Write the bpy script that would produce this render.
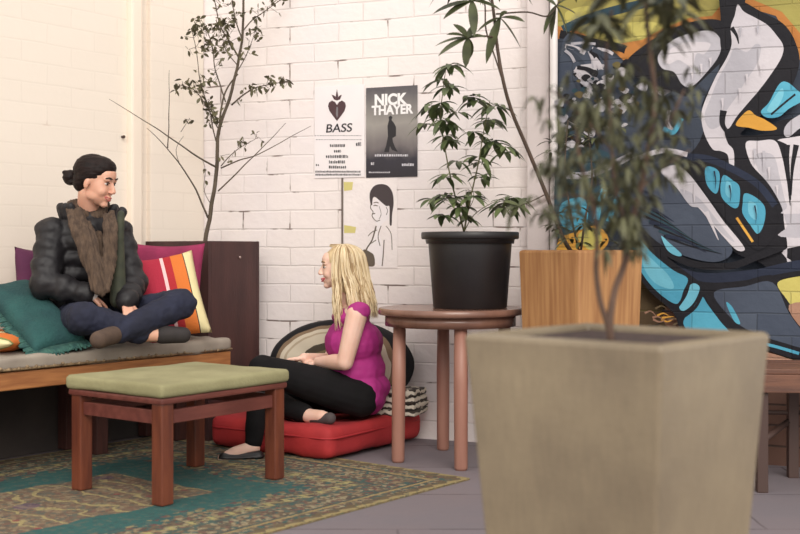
import bpy, bmesh, math, random
from math import sin, cos, pi, radians as R
from mathutils import Vector, Matrix, noise
from mathutils.geometry import tessellate_polygon
random.seed(7)
for o in list(bpy.data.objects): bpy.data.objects.remove(o)
sc = bpy.context.scene
col = sc.collection

# ---------------------------------------------------------------- camera, sky, sun, exposure
F, CX, HY, CH = 1150.0, 400.0, 250.0, 1.02
cam = bpy.data.cameras.new('camera'); co = bpy.data.objects.new('camera', cam); col.objects.link(co)
co.location = (0, 0, CH); co.rotation_euler = (pi/2, 0, 0)
cam.sensor_width = 36; cam.lens = 36*F/800; cam.shift_y = (HY-267)/800.0
cam.dof.use_dof = True; cam.dof.focus_distance = 5.75; cam.dof.aperture_fstop = 2.6
sc.camera = co
w = bpy.data.worlds.new('world'); sc.world = w; w.use_nodes = True
bgn = w.node_tree.nodes['Background']
bgn.inputs[0].default_value = (1.0, 0.97, 0.935, 1); bgn.inputs[1].default_value = 1.12
sun = bpy.data.lights.new('sun', 'SUN'); so = bpy.data.objects.new('sun', sun); col.objects.link(so)
sun.energy = 1.9; sun.angle = R(35); sun.color = (1.0, 0.945, 0.87)
so.rotation_euler = Vector((-0.14, 0.92, -0.60)).to_track_quat('-Z', 'Y').to_euler()
sc.view_settings.view_transform = 'Standard'; sc.view_settings.look = 'None'
sc.view_settings.gamma = 1; sc.view_settings.use_curve_mapping = False
sc.view_settings.exposure = 0.18

# ---------------------------------------------------------------- helpers
def W(px, py, Z): return Vector(((px-CX)/F*Z, Z, CH+(HY-py)/F*Z))
def lin(c): return tuple((x/255/12.92 if x/255 <= .04045 else ((x/255+.055)/1.055)**2.4) for x in c[:3])+(1,)
def NT(m):
    m.use_nodes = True; nt = m.node_tree
    return nt, nt.nodes['Principled BSDF'], (lambda a, b: nt.links.new(a, b)), (lambda t: nt.nodes.new('ShaderNode'+t))
def mat(name, c, rough=.7, c2=None, ns=8.0, stretch=(1, 1, 1), bump=0.0, bs=60.0, metal=0, spec=.5, det=4, sheen=0, lo=.35, hi=.65):
    m = bpy.data.materials.new(name); nt, b, L, N = NT(m)
    b.inputs['Base Color'].default_value = lin(c); b.inputs['Roughness'].default_value = rough
    b.inputs['Metallic'].default_value = metal; b.inputs['Specular IOR Level'].default_value = spec
    if sheen: b.inputs['Sheen Weight'].default_value = sheen
    tc = N('TexCoord'); mp = N('Mapping'); mp.inputs['Scale'].default_value = stretch; L(tc.outputs['Object'], mp.inputs[0])
    if c2:
        n = N('TexNoise'); n.inputs['Scale'].default_value = ns; n.inputs['Detail'].default_value = det; L(mp.outputs[0], n.inputs[0])
        r = N('ValToRGB'); r.color_ramp.elements[0].color = lin(c); r.color_ramp.elements[1].color = lin(c2)
        r.color_ramp.elements[0].position = lo; r.color_ramp.elements[1].position = hi
        L(n.outputs[0], r.inputs[0]); L(r.outputs[0], b.inputs['Base Color'])
    if bump:
        n2 = N('TexNoise'); n2.inputs['Scale'].default_value = bs; n2.inputs['Detail'].default_value = 5; L(mp.outputs[0], n2.inputs[0])
        bp = N('Bump'); bp.inputs['Strength'].default_value = bump; bp.inputs['Distance'].default_value = .01
        L(n2.outputs[0], bp.inputs['Height']); L(bp.outputs[0], b.inputs['Normal'])
    return m
def stripes(name, bands, axis='X', rough=.85, wob=.0):
    """bands: list of (start, colour) along a local axis in metres, -.25..+.25"""
    m = bpy.data.materials.new(name); nt, b, L, N = NT(m); b.inputs['Roughness'].default_value = rough
    tc = N('TexCoord'); sp = N('SeparateXYZ')
    if wob:
        n = N('TexNoise'); n.inputs['Scale'].default_value = 6; L(tc.outputs['Object'], n.inputs[0])
        mx = N('VectorMath'); mx.operation = 'MULTIPLY_ADD'; L(n.outputs['Color'], mx.inputs[0]); mx.inputs[1].default_value = (wob,)*3; L(tc.outputs['Object'], mx.inputs[2]); L(mx.outputs[0], sp.inputs[0])
    else: L(tc.outputs['Object'], sp.inputs[0])
    mr = N('MapRange'); mr.inputs[1].default_value = -.3; mr.inputs[2].default_value = .3; L(sp.outputs[axis], mr.inputs[0])
    r = N('ValToRGB'); cr = r.color_ramp; cr.interpolation = 'CONSTANT'
    for i, (s, c) in enumerate(bands):
        e = cr.elements[i] if i < 2 else cr.elements.new(.5)
    for i, (s, c) in enumerate(bands):
        cr.elements[i].position = max(0, min(1, (s+.3)/.6)) if i else 0
    for i, (s, c) in enumerate(bands): cr.elements[i].color = lin(c)
    L(mr.outputs[0], r.inputs[0]); L(r.outputs[0], b.inputs['Base Color'])
    n2 = N('TexNoise'); n2.inputs['Scale'].default_value = 160; L(tc.outputs['Object'], n2.inputs[0])
    bp = N('Bump'); bp.inputs['Strength'].default_value = .3; bp.inputs['Distance'].default_value = .01
    L(n2.outputs[0], bp.inputs['Height']); L(bp.outputs[0], b.inputs['Normal'])
    return m
def brick(name, c1, c2, mort, rough=.8, crack=None, bw=.30, rh=.098, bump=.5, cthr=.60, ms=.006, big=None):
    m = bpy.data.materials.new(name); nt, b, L, N = NT(m); b.inputs['Roughness'].default_value = rough
    b.inputs['Specular IOR Level'].default_value = .3
    tc = N('TexCoord'); sp = N('SeparateXYZ'); cb = N('CombineXYZ')
    nz = N('TexNoise'); nz.inputs['Scale'].default_value = 5; nz.inputs['Detail'].default_value = 3; L(tc.outputs['Object'], nz.inputs[0])
    va = N('VectorMath'); va.operation = 'MULTIPLY_ADD'; L(nz.outputs['Color'], va.inputs[0]); va.inputs[1].default_value = (.02, 0, .012)
    L(tc.outputs['Object'], va.inputs[2]); L(va.outputs[0], sp.inputs[0]); L(sp.outputs[0], cb.inputs[0]); L(sp.outputs[2], cb.inputs[1])
    br = N('TexBrick'); br.inputs['Scale'].default_value = 1; br.inputs['Brick Width'].default_value = bw; br.inputs['Row Height'].default_value = rh
    br.inputs['Mortar Size'].default_value = ms; br.inputs['Mortar Smooth'].default_value = .6; br.inputs['Bias'].default_value = 0
    br.inputs['Color1'].default_value = lin(c1); br.inputs['Color2'].default_value = lin(c2); br.inputs['Mortar'].default_value = lin(mort)
    L(cb.outputs[0], br.inputs[0])
    out = br.outputs[0]
    if big:
        n4 = N('TexNoise'); n4.inputs['Scale'].default_value = 1.6; n4.inputs['Detail'].default_value = 5; L(tc.outputs['Object'], n4.inputs[0])
        r4 = N('ValToRGB'); r4.color_ramp.elements[0].position = .4; r4.color_ramp.elements[1].position = .7; L(n4.outputs[0], r4.inputs[0])
        m4 = N('Mix'); m4.data_type = 'RGBA'; L(r4.outputs[0], m4.inputs[0]); L(out, m4.inputs[6]); m4.inputs[7].default_value = lin(big); out = m4.outputs[2]
    if crack:
        n3 = N('TexNoise'); n3.inputs['Scale'].default_value = 4.5; n3.inputs['Detail'].default_value = 6; L(tc.outputs['Object'], n3.inputs[0])
        gt = N('ValToRGB'); gt.color_ramp.elements[0].position = cthr-.02; gt.color_ramp.elements[1].position = cthr+.04; L(n3.outputs[0], gt.inputs[0])
        mu = N('Math'); mu.operation = 'MULTIPLY'; L(br.outputs['Fac'], mu.inputs[0]); L(gt.outputs[0], mu.inputs[1])
        mx = N('Mix'); mx.data_type = 'RGBA'; L(mu.outputs[0], mx.inputs[0]); L(out, mx.inputs[6]); mx.inputs[7].default_value = lin(crack); out = mx.outputs[2]
    L(out, b.inputs['Base Color'])
    n2 = N('TexNoise'); n2.inputs['Scale'].default_value = 22; n2.inputs['Detail'].default_value = 6; L(tc.outputs['Object'], n2.inputs[0])
    ad = N('Math'); ad.operation = 'MULTIPLY_ADD'; L(br.outputs['Fac'], ad.inputs[0]); ad.inputs[1].default_value = -1.2; L(n2.outputs[0], ad.inputs[2])
    bp = N('Bump'); bp.inputs['Strength'].default_value = bump; bp.inputs['Distance'].default_value = .008
    L(ad.outputs[0], bp.inputs['Height']); L(bp.outputs[0], b.inputs['Normal'])
    return m

ROOT = {}
def props(o, label=None, cat=None, group=None, kind=None):
    if label: o['label'] = label
    if cat: o['category'] = cat
    if group: o['group'] = group
    if kind: o['kind'] = kind
    return o
def thing(name, label, cat, M=None, loc=None, rotz=0, group=None):
    o = bpy.data.objects.new(name, None); col.objects.link(o); o.empty_display_size = .1
    if M is None: M = Matrix.Translation(Vector(loc)) @ Matrix.Rotation(rotz, 4, 'Z')
    o.matrix_world = M; ROOT[o.name] = M.copy()
    return props(o, label, cat, group)
def link(name, bm, m, parent=None, M=None, world=False, smooth=False, rec=False):
    """bm in local coords of M (default: the parent's frame); world=True: bm in world coords"""
    P = ROOT[parent.name] if parent else Matrix.Identity(4)
    if M is None: M = P
    if world:
        if parent is None and M == Matrix.Identity(4):
            c = sum((v.co for v in bm.verts), Vector())/max(1, len(bm.verts)); zmin = min(v.co.z for v in bm.verts)
            M = Matrix.Translation((c.x, c.y, zmin))
        bmesh.ops.transform(bm, matrix=M.inverted(), verts=bm.verts)
    if rec: bmesh.ops.recalc_face_normals(bm, faces=bm.faces)
    me = bpy.data.meshes.new(name); bm.to_mesh(me); bm.free()
    for mm in (m if isinstance(m, (list, tuple)) else [m]): me.materials.append(mm)
    if smooth:
        for p in me.polygons: p.use_smooth = True
    o = bpy.data.objects.new(name, me); col.objects.link(o)
    if parent: o.parent = parent; o.matrix_basis = P.inverted() @ M
    else: o.matrix_world = M
    ROOT[o.name] = M.copy()
    return o
def NB(): return bmesh.new()
def box(bm, c, s, bev=0, M=None, mi=0, seg=2):
    g = bmesh.ops.create_cube(bm, size=1); vs = g['verts']
    T = Matrix.Translation(Vector(c)) @ Matrix.Diagonal((s[0], s[1], s[2], 1))
    if M is not None: T = M @ T
    bmesh.ops.transform(bm, matrix=T, verts=vs)
    fs = set(f for v in vs for f in v.link_faces)
    for f in fs: f.material_index = mi
    if bev:
        es = set(e for v in vs for e in v.link_edges)
        bmesh.ops.bevel(bm, geom=list(es), offset=bev, segments=seg, affect='EDGES', profile=.6)
    return bm
def basis(d):
    d = Vector(d).normalized(); a = Vector((0, 0, 1)) if abs(d.z) < .9 else Vector((1, 0, 0))
    x = d.cross(a).normalized(); return x, d.cross(x).normalized(), d
def tube(bm, pts, rad, seg=8, mi=0, cap=True):
    pts = [Vector(p) for p in pts]; rings = []
    for i, p in enumerate(pts):
        d = (pts[min(i+1, len(pts)-1)]-pts[max(i-1, 0)])
        x, y, _ = basis(d if d.length > 1e-7 else (0, 0, 1)); r = rad[i] if isinstance(rad, (list, tuple)) else rad
        if rings:   # keep the frame from flipping
            x = (px_ - px_.dot(d.normalized())*d.normalized()).normalized(); y = d.normalized().cross(x)
        px_ = x
        rings.append([bm.verts.new(p+(x*cos(2*pi*k/seg)+y*sin(2*pi*k/seg))*r) for k in range(seg)])
    for a, b in zip(rings, rings[1:]):
        for k in range(seg):
            f = bm.faces.new((a[k], a[(k+1) % seg], b[(k+1) % seg], b[k])); f.material_index = mi; f.smooth = True
    if cap:
        for rg in (rings[0][::-1], rings[-1]):
            f = bm.faces.new(rg); f.material_index = mi
    return bm
def lathe(bm, prof, seg=48, mi=0, c=(0, 0)):
    rings = [[bm.verts.new((c[0]+r*cos(2*pi*k/seg), c[1]+r*sin(2*pi*k/seg), z)) for k in range(seg)] for r, z in prof]
    for a, b in zip(rings, rings[1:]):
        for k in range(seg):
            f = bm.faces.new((a[k], a[(k+1) % seg], b[(k+1) % seg], b[k])); f.material_index = mi; f.smooth = True
    bm.faces.new(rings[0][::-1]).material_index = mi; bm.faces.new(rings[-1]).material_index = mi
    return bm
def smoothpath(pts, n=6):
    P = [Vector(p) for p in pts]; out = []
    for i in range(len(P)-1):
        a, b, c, d = P[max(i-1, 0)], P[i], P[i+1], P[min(i+2, len(P)-1)]
        for k in range(n):
            t = k/n; out.append(.5*((2*b)+(c-a)*t+(2*a-5*b+4*c-d)*t*t+(3*b-a-3*c+d)*t**3))
    out.append(P[-1]); return out
def ball(bm, c, r, B=None, sub=3):
    """ellipsoid, radii r along the axes of B (3 columns)"""
    if not isinstance(r, (list, tuple)): r = (r, r, r)
    T = Matrix.Translation(Vector(c)) @ ((B.to_4x4() if B else Matrix.Identity(4))) @ Matrix.Diagonal((r[0], r[1], r[2], 1))
    bmesh.ops.create_uvsphere(bm, u_segments=20, v_segments=12, radius=1, matrix=T)
def cap(bm, p0, r0, p1, r1):
    p0, p1 = Vector(p0), Vector(p1); n = max(3, int((p1-p0).length/.03)); ds = p1-p0
    tube(bm, [p0+ds*i/n for i in range(n+1)], [r0+(r1-r0)*i/n for i in range(n+1)], seg=16)
    for p, r in ((p0, r0), (p1, r1)): bmesh.ops.create_uvsphere(bm, u_segments=16, v_segments=10, radius=r, matrix=Matrix.Translation(p))
def chain(bm, pr):
    for (a, ra), (b, rb) in zip(pr, pr[1:]): cap(bm, a, ra, b, rb)
def blob(name, bm, m, parent, vox=.006, it=6, fn=None, M=None, fac=.5):
    me = bpy.data.meshes.new('t'); bm.to_mesh(me); bm.free()
    o = bpy.data.objects.new('t', me); col.objects.link(o)
    a = o.modifiers.new('r', 'REMESH'); a.mode = 'VOXEL'; a.voxel_size = vox
    if it: s = o.modifiers.new('s', 'SMOOTH'); s.factor = fac; s.iterations = it
    dg = bpy.context.evaluated_depsgraph_get(); me2 = bpy.data.meshes.new_from_object(o.evaluated_get(dg))
    bpy.data.objects.remove(o); bm2 = bmesh.new(); bm2.from_mesh(me2); bpy.data.meshes.remove(me2)
    for f in bm2.faces: f.material_index = 0
    if fn:
        bm2.normal_update()
        for v in bm2.verts:
            d = fn(v.co, v.normal)
            if d: v.co += v.normal*d
    return link(name, bm2, m, parent, M=M, world=(M is None), smooth=True)
def nz(p, s=1.0): return noise.noise(Vector(p)*s)
def frame(f, u):
    f = Vector(f).normalized(); u = Vector(u); l = u.cross(f).normalized(); u = f.cross(l)
    return Matrix((f, l, u)).transposed()

# ---------------------------------------------------------------- frames of the place
CORN = Vector((-1.171, 6.733, 0))
MB = Matrix.Translation(CORN) @ Matrix.Rotation(math.atan2(-.3714, .9285), 4, 'Z')     # back wall: x along it, y into it
ML = Matrix.Translation(CORN) @ Matrix.Rotation(math.atan2(.799, .602), 4, 'Z')        # left wall: x towards the corner, y into it
def onwall(px, py, off=0.0):
    a = (px-CX)/F; b = (HY-py)/F; v = Vector((.3714, .9285, 0))
    Z = (CORN.dot(v)-off)/(a*v.x+v.y); p = MB.inverted() @ Vector((a*Z, Z, CH+b*Z)); return p

# ---------------------------------------------------------------- the setting
m_back = brick('white_painted_brick', (236, 226, 222), (230, 220, 217), (222, 212, 208), crack=(128, 112, 106), bump=.42, cthr=.585, big=(228, 219, 219), rh=.104)
m_left = brick('cream_painted_brick', (232, 221, 208), (230, 219, 206), (228, 217, 204), bump=.09, crack=(214, 198, 184), cthr=.66, rh=.104)
m_dbrick = brick('brown_brick', (112, 84, 72), (96, 70, 60), (70, 56, 50), rough=.9, rh=.098)
bm = NB()
box(bm, (1.1, .15, 1.7), (2.6, .3, 3.4))
props(link('wall_back', bm, m_back, M=MB), kind='structure')
bm = NB(); box(bm, (-2.4, .15, 1.7), (4.8, .3, 3.4)); props(link('wall_left', bm, m_left, M=ML), kind='structure')
# shallow pier on the left wall next to the corner
bm = NB(); box(bm, (-.20, -.012, 1.7), (.40, .04, 3.38), .004); props(link('trim_1', bm, m_left, M=ML), kind='structure')
bm = NB(); box(bm, (-.505, -.022, 1.7), (.075, .05, 3.36), .012)
props(link('trim_2', bm, mat('cream_timber_strip', (236, 222, 206), .6), M=ML), kind='structure')
# small dark nail in the left wall
a_n = (122-CX)/F; tn = (CORN.x-a_n*CORN.y)/(.602-a_n*.799); pn = Vector((CORN.x-.602*tn, CORN.y-.799*tn, CH+(HY-137)/F*(CORN.y-.799*tn)))
bm = NB(); ln_ = ML.inverted() @ pn; tube(bm, [(ln_.x, 0, ln_.z), (ln_.x, -.018, ln_.z)], [.007, .009], 10)
props(link('nail', bm, mat('dark_iron', (70, 52, 46), .6), M=ML), 'small dark nail head in the cream wall right above the dark haired person', 'nail')
# floor of large concrete slabs
mfl = brick('concrete_slabs', (124, 116, 121), (116, 109, 114), (84, 77, 81), rough=.75, bw=.9, rh=.6, bump=.25, ms=.007, big=(124, 113, 116), crack=(84, 76, 78), cthr=.5)
nt = mfl.node_tree
for n in nt.nodes:
    if n.type == 'COMBXYZ':
        s = [x for x in nt.nodes if x.type == 'SEPXYZ'][0]; nt.links.new(s.outputs[1], n.inputs[1])
bm = NB(); box(bm, (0, 0, -.05), (9, 12, .1))
props(link('floor', bm, mfl, M=Matrix.Translation((0, 3.0, 0)) @ Matrix.Rotation(R(0), 4, 'Z')), kind='structure')

# painted wall (graffiti) standing a little proud of the white one
OFF = .10
def mw(px, py): p = onwall(px, py, OFF); return (p.x, p.z)
gx0 = onwall(557, 100, OFF).x
cem = lambda n, c, c2: brick(n, c, c2, tuple(int(x*.86) for x in c), rough=.7, bump=.45, big=tuple(int(x*.86) for x in c2), ms=.005, rh=.104)
bm = NB(); box(bm, (gx0+1.6, .1-OFF+.05, 1.7), (3.2, .3, 3.4))
props(link('wall_right', bm, m_dbrick, M=MB), kind='structure')
# white boxed trim and conduit between the two walls
pa, pb = onwall(529, 100, .04).x, onwall(551, 100, .04).x
bm = NB(); box(bm, ((pa+pb)/2, -.03, 1.7), (pb-pa, .10, 3.38), .004)
props(link('trim_3', bm, mat('pinkish_white_board', (214, 202, 200), .6, (204, 192, 190), 3, bump=.2, bs=30), M=MB), kind='structure')
x_p = onwall(554, 100, .12).x
bm = NB(); tube(bm, [(x_p, -.125, 0), (x_p, -.125, 3.3)], .020, 16)
props(link('downpipe', bm, mat('white_pipe', (222, 214, 212), .4), M=MB, smooth=True), 'white painted vertical pipe between the white brick and the painted mural', 'pipe')

# graffiti: flat coats of spray paint following the brickwork
GC = {
 'slate': ((64, 71, 84), (54, 61, 74)), 'black': ((26, 24, 30), (20, 19, 26)), 'white': ((206, 199, 203), (196, 190, 196)),
 'grey': ((184, 180, 186), (174, 170, 178)), 'blue': ((88, 168, 192), (72, 150, 178)), 'sky': ((120, 190, 208), (104, 176, 198)),
 'yellow': ((176, 166, 90), (158, 146, 80)), 'orange': ((196, 132, 68), (186, 118, 60)), 'amber': ((216, 162, 70), (204, 148, 60)),
 'teal': ((46, 74, 84), (40, 62, 74)), 'moss': ((112, 104, 58), (92, 74, 54)), 'ink': ((38, 46, 66), (32, 38, 56)), 'tan': ((178, 138, 116), (150, 112, 92)),
 'dusk': ((76, 84, 98), (64, 72, 88)), 'lemon': ((204, 192, 112), (190, 178, 96))}
gkeys = list(GC); gm = [cem('spray_'+k, *GC[k]) for k in gkeys]
GB = NB(); glayer = [0]
def crv(pts, n=5):
    P = [Vector((x, y, 0)) for x, y in pts]; N_ = len(P); out = []
    for i in range(N_):
        a, b, c, d = P[i-1], P[i], P[(i+1) % N_], P[(i+2) % N_]
        for k in range(n):
            t = k/n; out.append(.5*((2*b)+(c-a)*t+(2*a-5*b+4*c-d)*t*t+(3*b-a-3*c+d)*t**3))
    return out
def paint(c, pts, sm=True):
    glayer[0] += 1; y = -OFF-.0012-glayer[0]*.00022
    P = crv(pts) if sm else [Vector((x, z_, 0)) for x, z_ in pts]
    Q = [mw(p.x, p.y) for p in P]
    vs = [GB.verts.new((max(a, gx0+.001), y, b)) for a, b in Q]
    for t in tessellate_polygon([[Vector((a, b, 0)) for a, b in Q]]):
        try: f = GB.faces.new([vs[i] for i in t]); f.material_index = gkeys.index(c)
        except ValueError: pass
def line(c, pts, wd, taper=False):
    P = smoothpath([(x, y, 0) for x, y in pts], 6); Lf, Rt = [], []
    for i, p in enumerate(P):
        d = P[min(i+1, len(P)-1)]-P[max(i-1, 0)]; d = d.normalized() if d.length > 0 else Vector((1, 0, 0))
        n = Vector((-d.y, d.x, 0)); t = i/(len(P)-1); ww = wd*(.5 if not taper else .5*(1-t)+.08)
        Lf.append((p+n*ww)); Rt.append((p-n*ww))
    paint(c, [(q.x, q.y) for q in Lf+Rt[::-1]], False)
paint('slate', [(555, -90), (1010, -90), (1010, 345), (800, 345), (760, 352), (700, 372), (555, 392)], False)
paint('moss', [(640, 262), (668, 280), (700, 320), (745, 392), (640, 395), (620, 300)], False)
paint('tan', [(668, 306), (690, 318), (700, 332), (680, 334), (664, 322)])
paint('moss', [(765, 270), (820, 262), (1010, 250), (1010, 400), (790, 392), (770, 340)], False)
# yellow field at the top with orange fringe
paint('orange', [(555, -90), (1010, -90), (1010, 70), (800, 60), (776, 16), (742, 6), (727, 26), (700, 26), (672, 34), (650, 48), (630, 66), (612, 50), (590, 44), (566, 34), (555, 40)], False)
paint('yellow', [(555, -90), (1010, -90), (1010, 50), (806, 40), (782, 12), (744, -4), (722, 4), (712, 16), (690, 18), (664, 28), (642, 40), (618, 44), (596, 40), (575, 30), (555, 26)], False)
paint('lemon', [(592, 32), (618, 24), (650, 22), (660, 26), (640, 38), (612, 42)])
paint('lemon', [(566, 12), (588, 6), (590, 14), (570, 24)])
line('teal', [(563, 30), (590, 18), (625, 8), (672, -2)], 9)
line('black', [(560, 34), (578, 38), (600, 44), (626, 50), (628, 64)], 8)
paint('orange', [(627, 47), (637, 47), (638, 58), (630, 67), (624, 60)])
# the pale fan at left and the mottled patch under it
paint('dusk', [(563, 40), (600, 50), (630, 66), (650, 80), (700, 96), (640, 128), (600, 150), (563, 160)])
for k in range(26):
    a = R(random.uniform(-8, 78)); r0 = random.uniform(4, 16); r1 = r0+random.uniform(12, 26); cx_, cy_ = random.choice(((560, 44), (588, 46), (572, 66)))
    line(('white', 'grey', 'white', 'black', 'slate')[k % 5], [(cx_+r0*cos(a), cy_+r0*sin(a)), (cx_+(r0+r1)/2*cos(a)+1, cy_+(r0+r1)/2*sin(a)-1), (cx_+r1*cos(a), cy_+r1*sin(a))], random.uniform(2.5, 5))
for k in range(230):
    x = random.uniform(563, 690); y = 128-(x-572)*.42+random.uniform(-44, 34); s = random.uniform(1.6, 5.5)
    if y < 62 and x < 640: continue
    paint(('grey', 'black', 'dusk', 'moss', 'white', 'teal', 'black')[k % 7], [(x-s*random.uniform(.8, 1.5), y), (x, y-s*.8), (x+s*random.uniform(.7, 1.4), y-s*.3), (x+s*.4, y+s)])
paint('slate', [(604, 150), (640, 118), (676, 92), (700, 96), (706, 134), (716, 156), (690, 168), (640, 172), (610, 168)])
# white cloud with black outline
paint('black', [(628, 66), (648, 46), (676, 30), (704, 22), (724, 24), (734, 40), (730, 62), (712, 84), (694, 98), (672, 92), (646, 84)])
paint('slate', [(728, 60), (716, 80), (702, 112), (706, 138), (690, 140), (676, 112), (694, 92)])
paint('grey', [(660, 58), (672, 44), (690, 36), (712, 33), (722, 42), (721, 56), (710, 72), (694, 88), (684, 86), (676, 74), (664, 70)])
paint('white', [(664, 58), (682, 46), (700, 44), (712, 46), (706, 56), (698, 56), (694, 70), (688, 66), (680, 62), (670, 66)])
paint('black', [(722, -8), (744, -8), (746, 6), (738, 28), (736, 52), (728, 64), (722, 48), (722, 20)])
# tall white flame
paint('black', [(736, 4), (744, 4), (762, 14), (784, 26), (796, 44), (800, 66), (790, 92), (770, 110), (754, 124), (742, 136), (770, 134), (800, 118), (1010, 100), (1010, 250), (800, 270), (760, 262), (730, 246), (700, 196), (690, 160), (706, 130)])
paint('white', [(739, 7), (745, 14), (756, 20), (768, 27), (777, 37), (784, 48), (782, 60), (772, 76), (760, 92), (748, 106), (738, 118), (731, 129), (726, 132), (729, 144), (735, 152), (735, 170), (731, 168), (729, 156), (722, 152), (714, 150), (706, 135), (703, 118), (706, 104), (717, 79), (728, 60), (733, 46), (732, 30), (736, 18)])
paint('grey', [(736, 50), (748, 54), (757, 46), (762, 50), (758, 66), (746, 84), (738, 98), (728, 112), (722, 126), (712, 130), (706, 118), (712, 100), (720, 80), (730, 62)])
paint('white', [(745, 20), (752, 30), (752, 44), (747, 52), (744, 38), (740, 30)])
line('black', [(733, 30), (738, 38), (740, 46)], 4, True)
line('black', [(725, 112), (724, 126), (734, 140), (738, 152)], 6, True)
paint('amber', [(737, 126), (749, 112), (757, 117), (766, 121), (778, 130), (764, 132), (750, 129)])
paint('blue', [(762, 113), (770, 104), (780, 86), (788, 84), (798, 92), (806, 100), (790, 110), (780, 118), (768, 119)])
paint('sky', [(768, 112), (776, 98), (783, 90), (784, 98), (776, 112)]); line('black', [(772, 116), (786, 104), (796, 96)], 2)
paint('grey', [(786, 128), (794, 120), (808, 114), (812, 124), (800, 130), (790, 138), (785, 136)])
# pale lower right fangs
paint('white', [(747, 144), (760, 142), (776, 142), (783, 158), (788, 184), (792, 200), (790, 150), (796, 138), (1010, 120), (1010, 235), (800, 246), (793, 262), (788, 262), (788, 244), (785, 224), (783, 208), (774, 190), (764, 178), (752, 164)])
paint('grey', [(756, 156), (774, 156), (781, 180), (788, 206), (800, 214), (1000, 196), (1000, 230), (796, 238), (788, 226), (782, 206), (772, 188), (760, 172)])
line('black', [(788, 146), (788, 168), (791, 206)], 5, True); line('black', [(797, 146), (793, 170), (792, 196)], 5, True)
# blue cells
paint('black', [(692, 160), (716, 162), (740, 172), (764, 190), (778, 212), (774, 238), (758, 250), (738, 232), (716, 206), (700, 182)])
line('ink', [(684, 158), (710, 160), (738, 172), (760, 186), (776, 206)], 7)
paint('blue', [(707, 169), (714, 168), (721, 174), (720, 190), (716, 194), (708, 184)])
paint('blue', [(725, 176), (734, 181), (741, 188), (740, 206), (734, 208), (724, 199), (722, 188)])
paint('blue', [(746, 194), (757, 198), (766, 208), (765, 224), (759, 234), (752, 226), (744, 214), (744, 204)])
paint('sky', [(728, 182), (733, 186), (732, 198), (727, 194)]); paint('sky', [(750, 202), (758, 206), (757, 220), (750, 214)])
line('amber', [(738, 218), (746, 230), (754, 242)], 2.5)
# white diagonal bar
paint('dusk', [(612, 176), (650, 168), (690, 190), (716, 226), (734, 250), (716, 262), (676, 252), (640, 230), (616, 210)])
for i in range(9):
    line('teal' if i % 2 else 'black', [(626+i*5, 196+i*5), (660+i*4, 214+i*4), (700+i*3, 246+i)], 2.2, True)
paint('white', [(663, 171), (678, 166), (691, 175), (710, 200), (724, 220), (742, 242), (746, 250), (738, 250), (726, 238), (712, 222), (700, 208), (692, 206), (680, 190), (670, 180)])
paint('grey', [(682, 190), (700, 198), (720, 222), (736, 242), (722, 232), (704, 210), (692, 206)])
line('white', [(708, 212), (714, 226), (720, 240)], 4, True)
for (a, b) in (((612, 178), (648, 172)), ((630, 190), (664, 200)), ((640, 206), (676, 222)), ((652, 222), (690, 240)), ((668, 236), (708, 252))):
    line('ink', [a, ((a[0]+b[0])/2, (a[1]+b[1])/2-3), b], 3.5, True)
for x, y, h in ((712, 60, 9), (703, 66, 12), (694, 74, 8), (741, 90, 14), (748, 76, 10), (762, 66, 12), (724, 100, 12), (770, 168, 14), (778, 186, 10), (686, 186, 9), (696, 194, 10)):
    line('white', [(x, y), (x+.4, y+h*.5), (x, y+h)], 2.4, True)
for x, y, h in ((756, 150, 16), (765, 152, 20), (742, 30, 10), (759, 28, 9)): line('grey', [(x, y), (x, y+h*.5), (x, y+h)], 2.6, True)
for (a, b) in (((650, 262), (668, 270)), ((662, 274), (684, 284)), ((700, 306), (716, 326)), ((712, 304), (724, 322)), ((640, 250), (654, 262))): line('sky', [a, ((a[0]+b[0])/2+1, (a[1]+b[1])/2-1), b], 1.6, True)
for (a, b) in (((716, 172), (717, 190)), ((731, 186), (732, 202)), ((756, 206), (757, 224))): line('ink', [a, ((a[0]+b[0])/2+1, (a[1]+b[1])/2), b], 1.4, True)
for (a, b) in (((656, 256), (676, 282)), ((672, 268), (690, 292)), ((704, 300), (730, 330))): line('teal', [a, ((a[0]+b[0])/2+1, (a[1]+b[1])/2-1), b], 1.3)
for k in range(16):
    x = 722+k*4.6; line('ink' if k % 2 else 'slate', [(x, 286+random.uniform(0, 10)), (x+6, 300), (x+12+random.uniform(-3, 6), 320+random.uniform(0, 12))], random.uniform(1.2, 2.6), True)
for k in range(18):
    x = random.uniform(646, 690); y = random.uniform(296, 326); line(('amber', 'tan', 'black', 'moss')[k % 4], [(x, y), (x+6, y+random.uniform(-3, 3)), (x+12, y+random.uniform(-4, 6))], 2, True)
# loops and dark arcs beneath
line('black', [(618, 196), (650, 238), (690, 262), (730, 266), (760, 256), (786, 246)], 7)
line('ink', [(640, 244), (690, 276), (750, 276), (800, 266), (860, 262)], 12)
line('black', [(670, 272), (706, 284), (750, 282), (800, 273), (900, 262)], 5)
paint('sky', [(664, 236), (672, 243), (684, 254), (680, 256), (670, 250)])
# blue diagonal strap
paint('black', [(628, 232), (640, 226), (664, 252), (700, 280), (716, 290), (744, 334), (690, 336), (676, 312), (650, 288), (636, 262)])
paint('blue', [(634, 234), (640, 236), (656, 254), (676, 270), (690, 278), (686, 290), (680, 303), (666, 296), (650, 280), (640, 262)])
paint('sky', [(644, 250), (658, 262), (672, 276), (676, 288), (660, 284), (648, 270)])
paint('sky', [(693, 284), (702, 287), (696, 302), (686, 310), (682, 304)])
paint('blue', [(704, 296), (710, 304), (722, 320), (734, 336), (720, 346), (700, 342), (690, 330), (686, 320), (696, 306)])
line('black', [(692, 280), (688, 294), (680, 306)], 3); line('black', [(706, 290), (698, 306), (686, 316)], 3)
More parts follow.
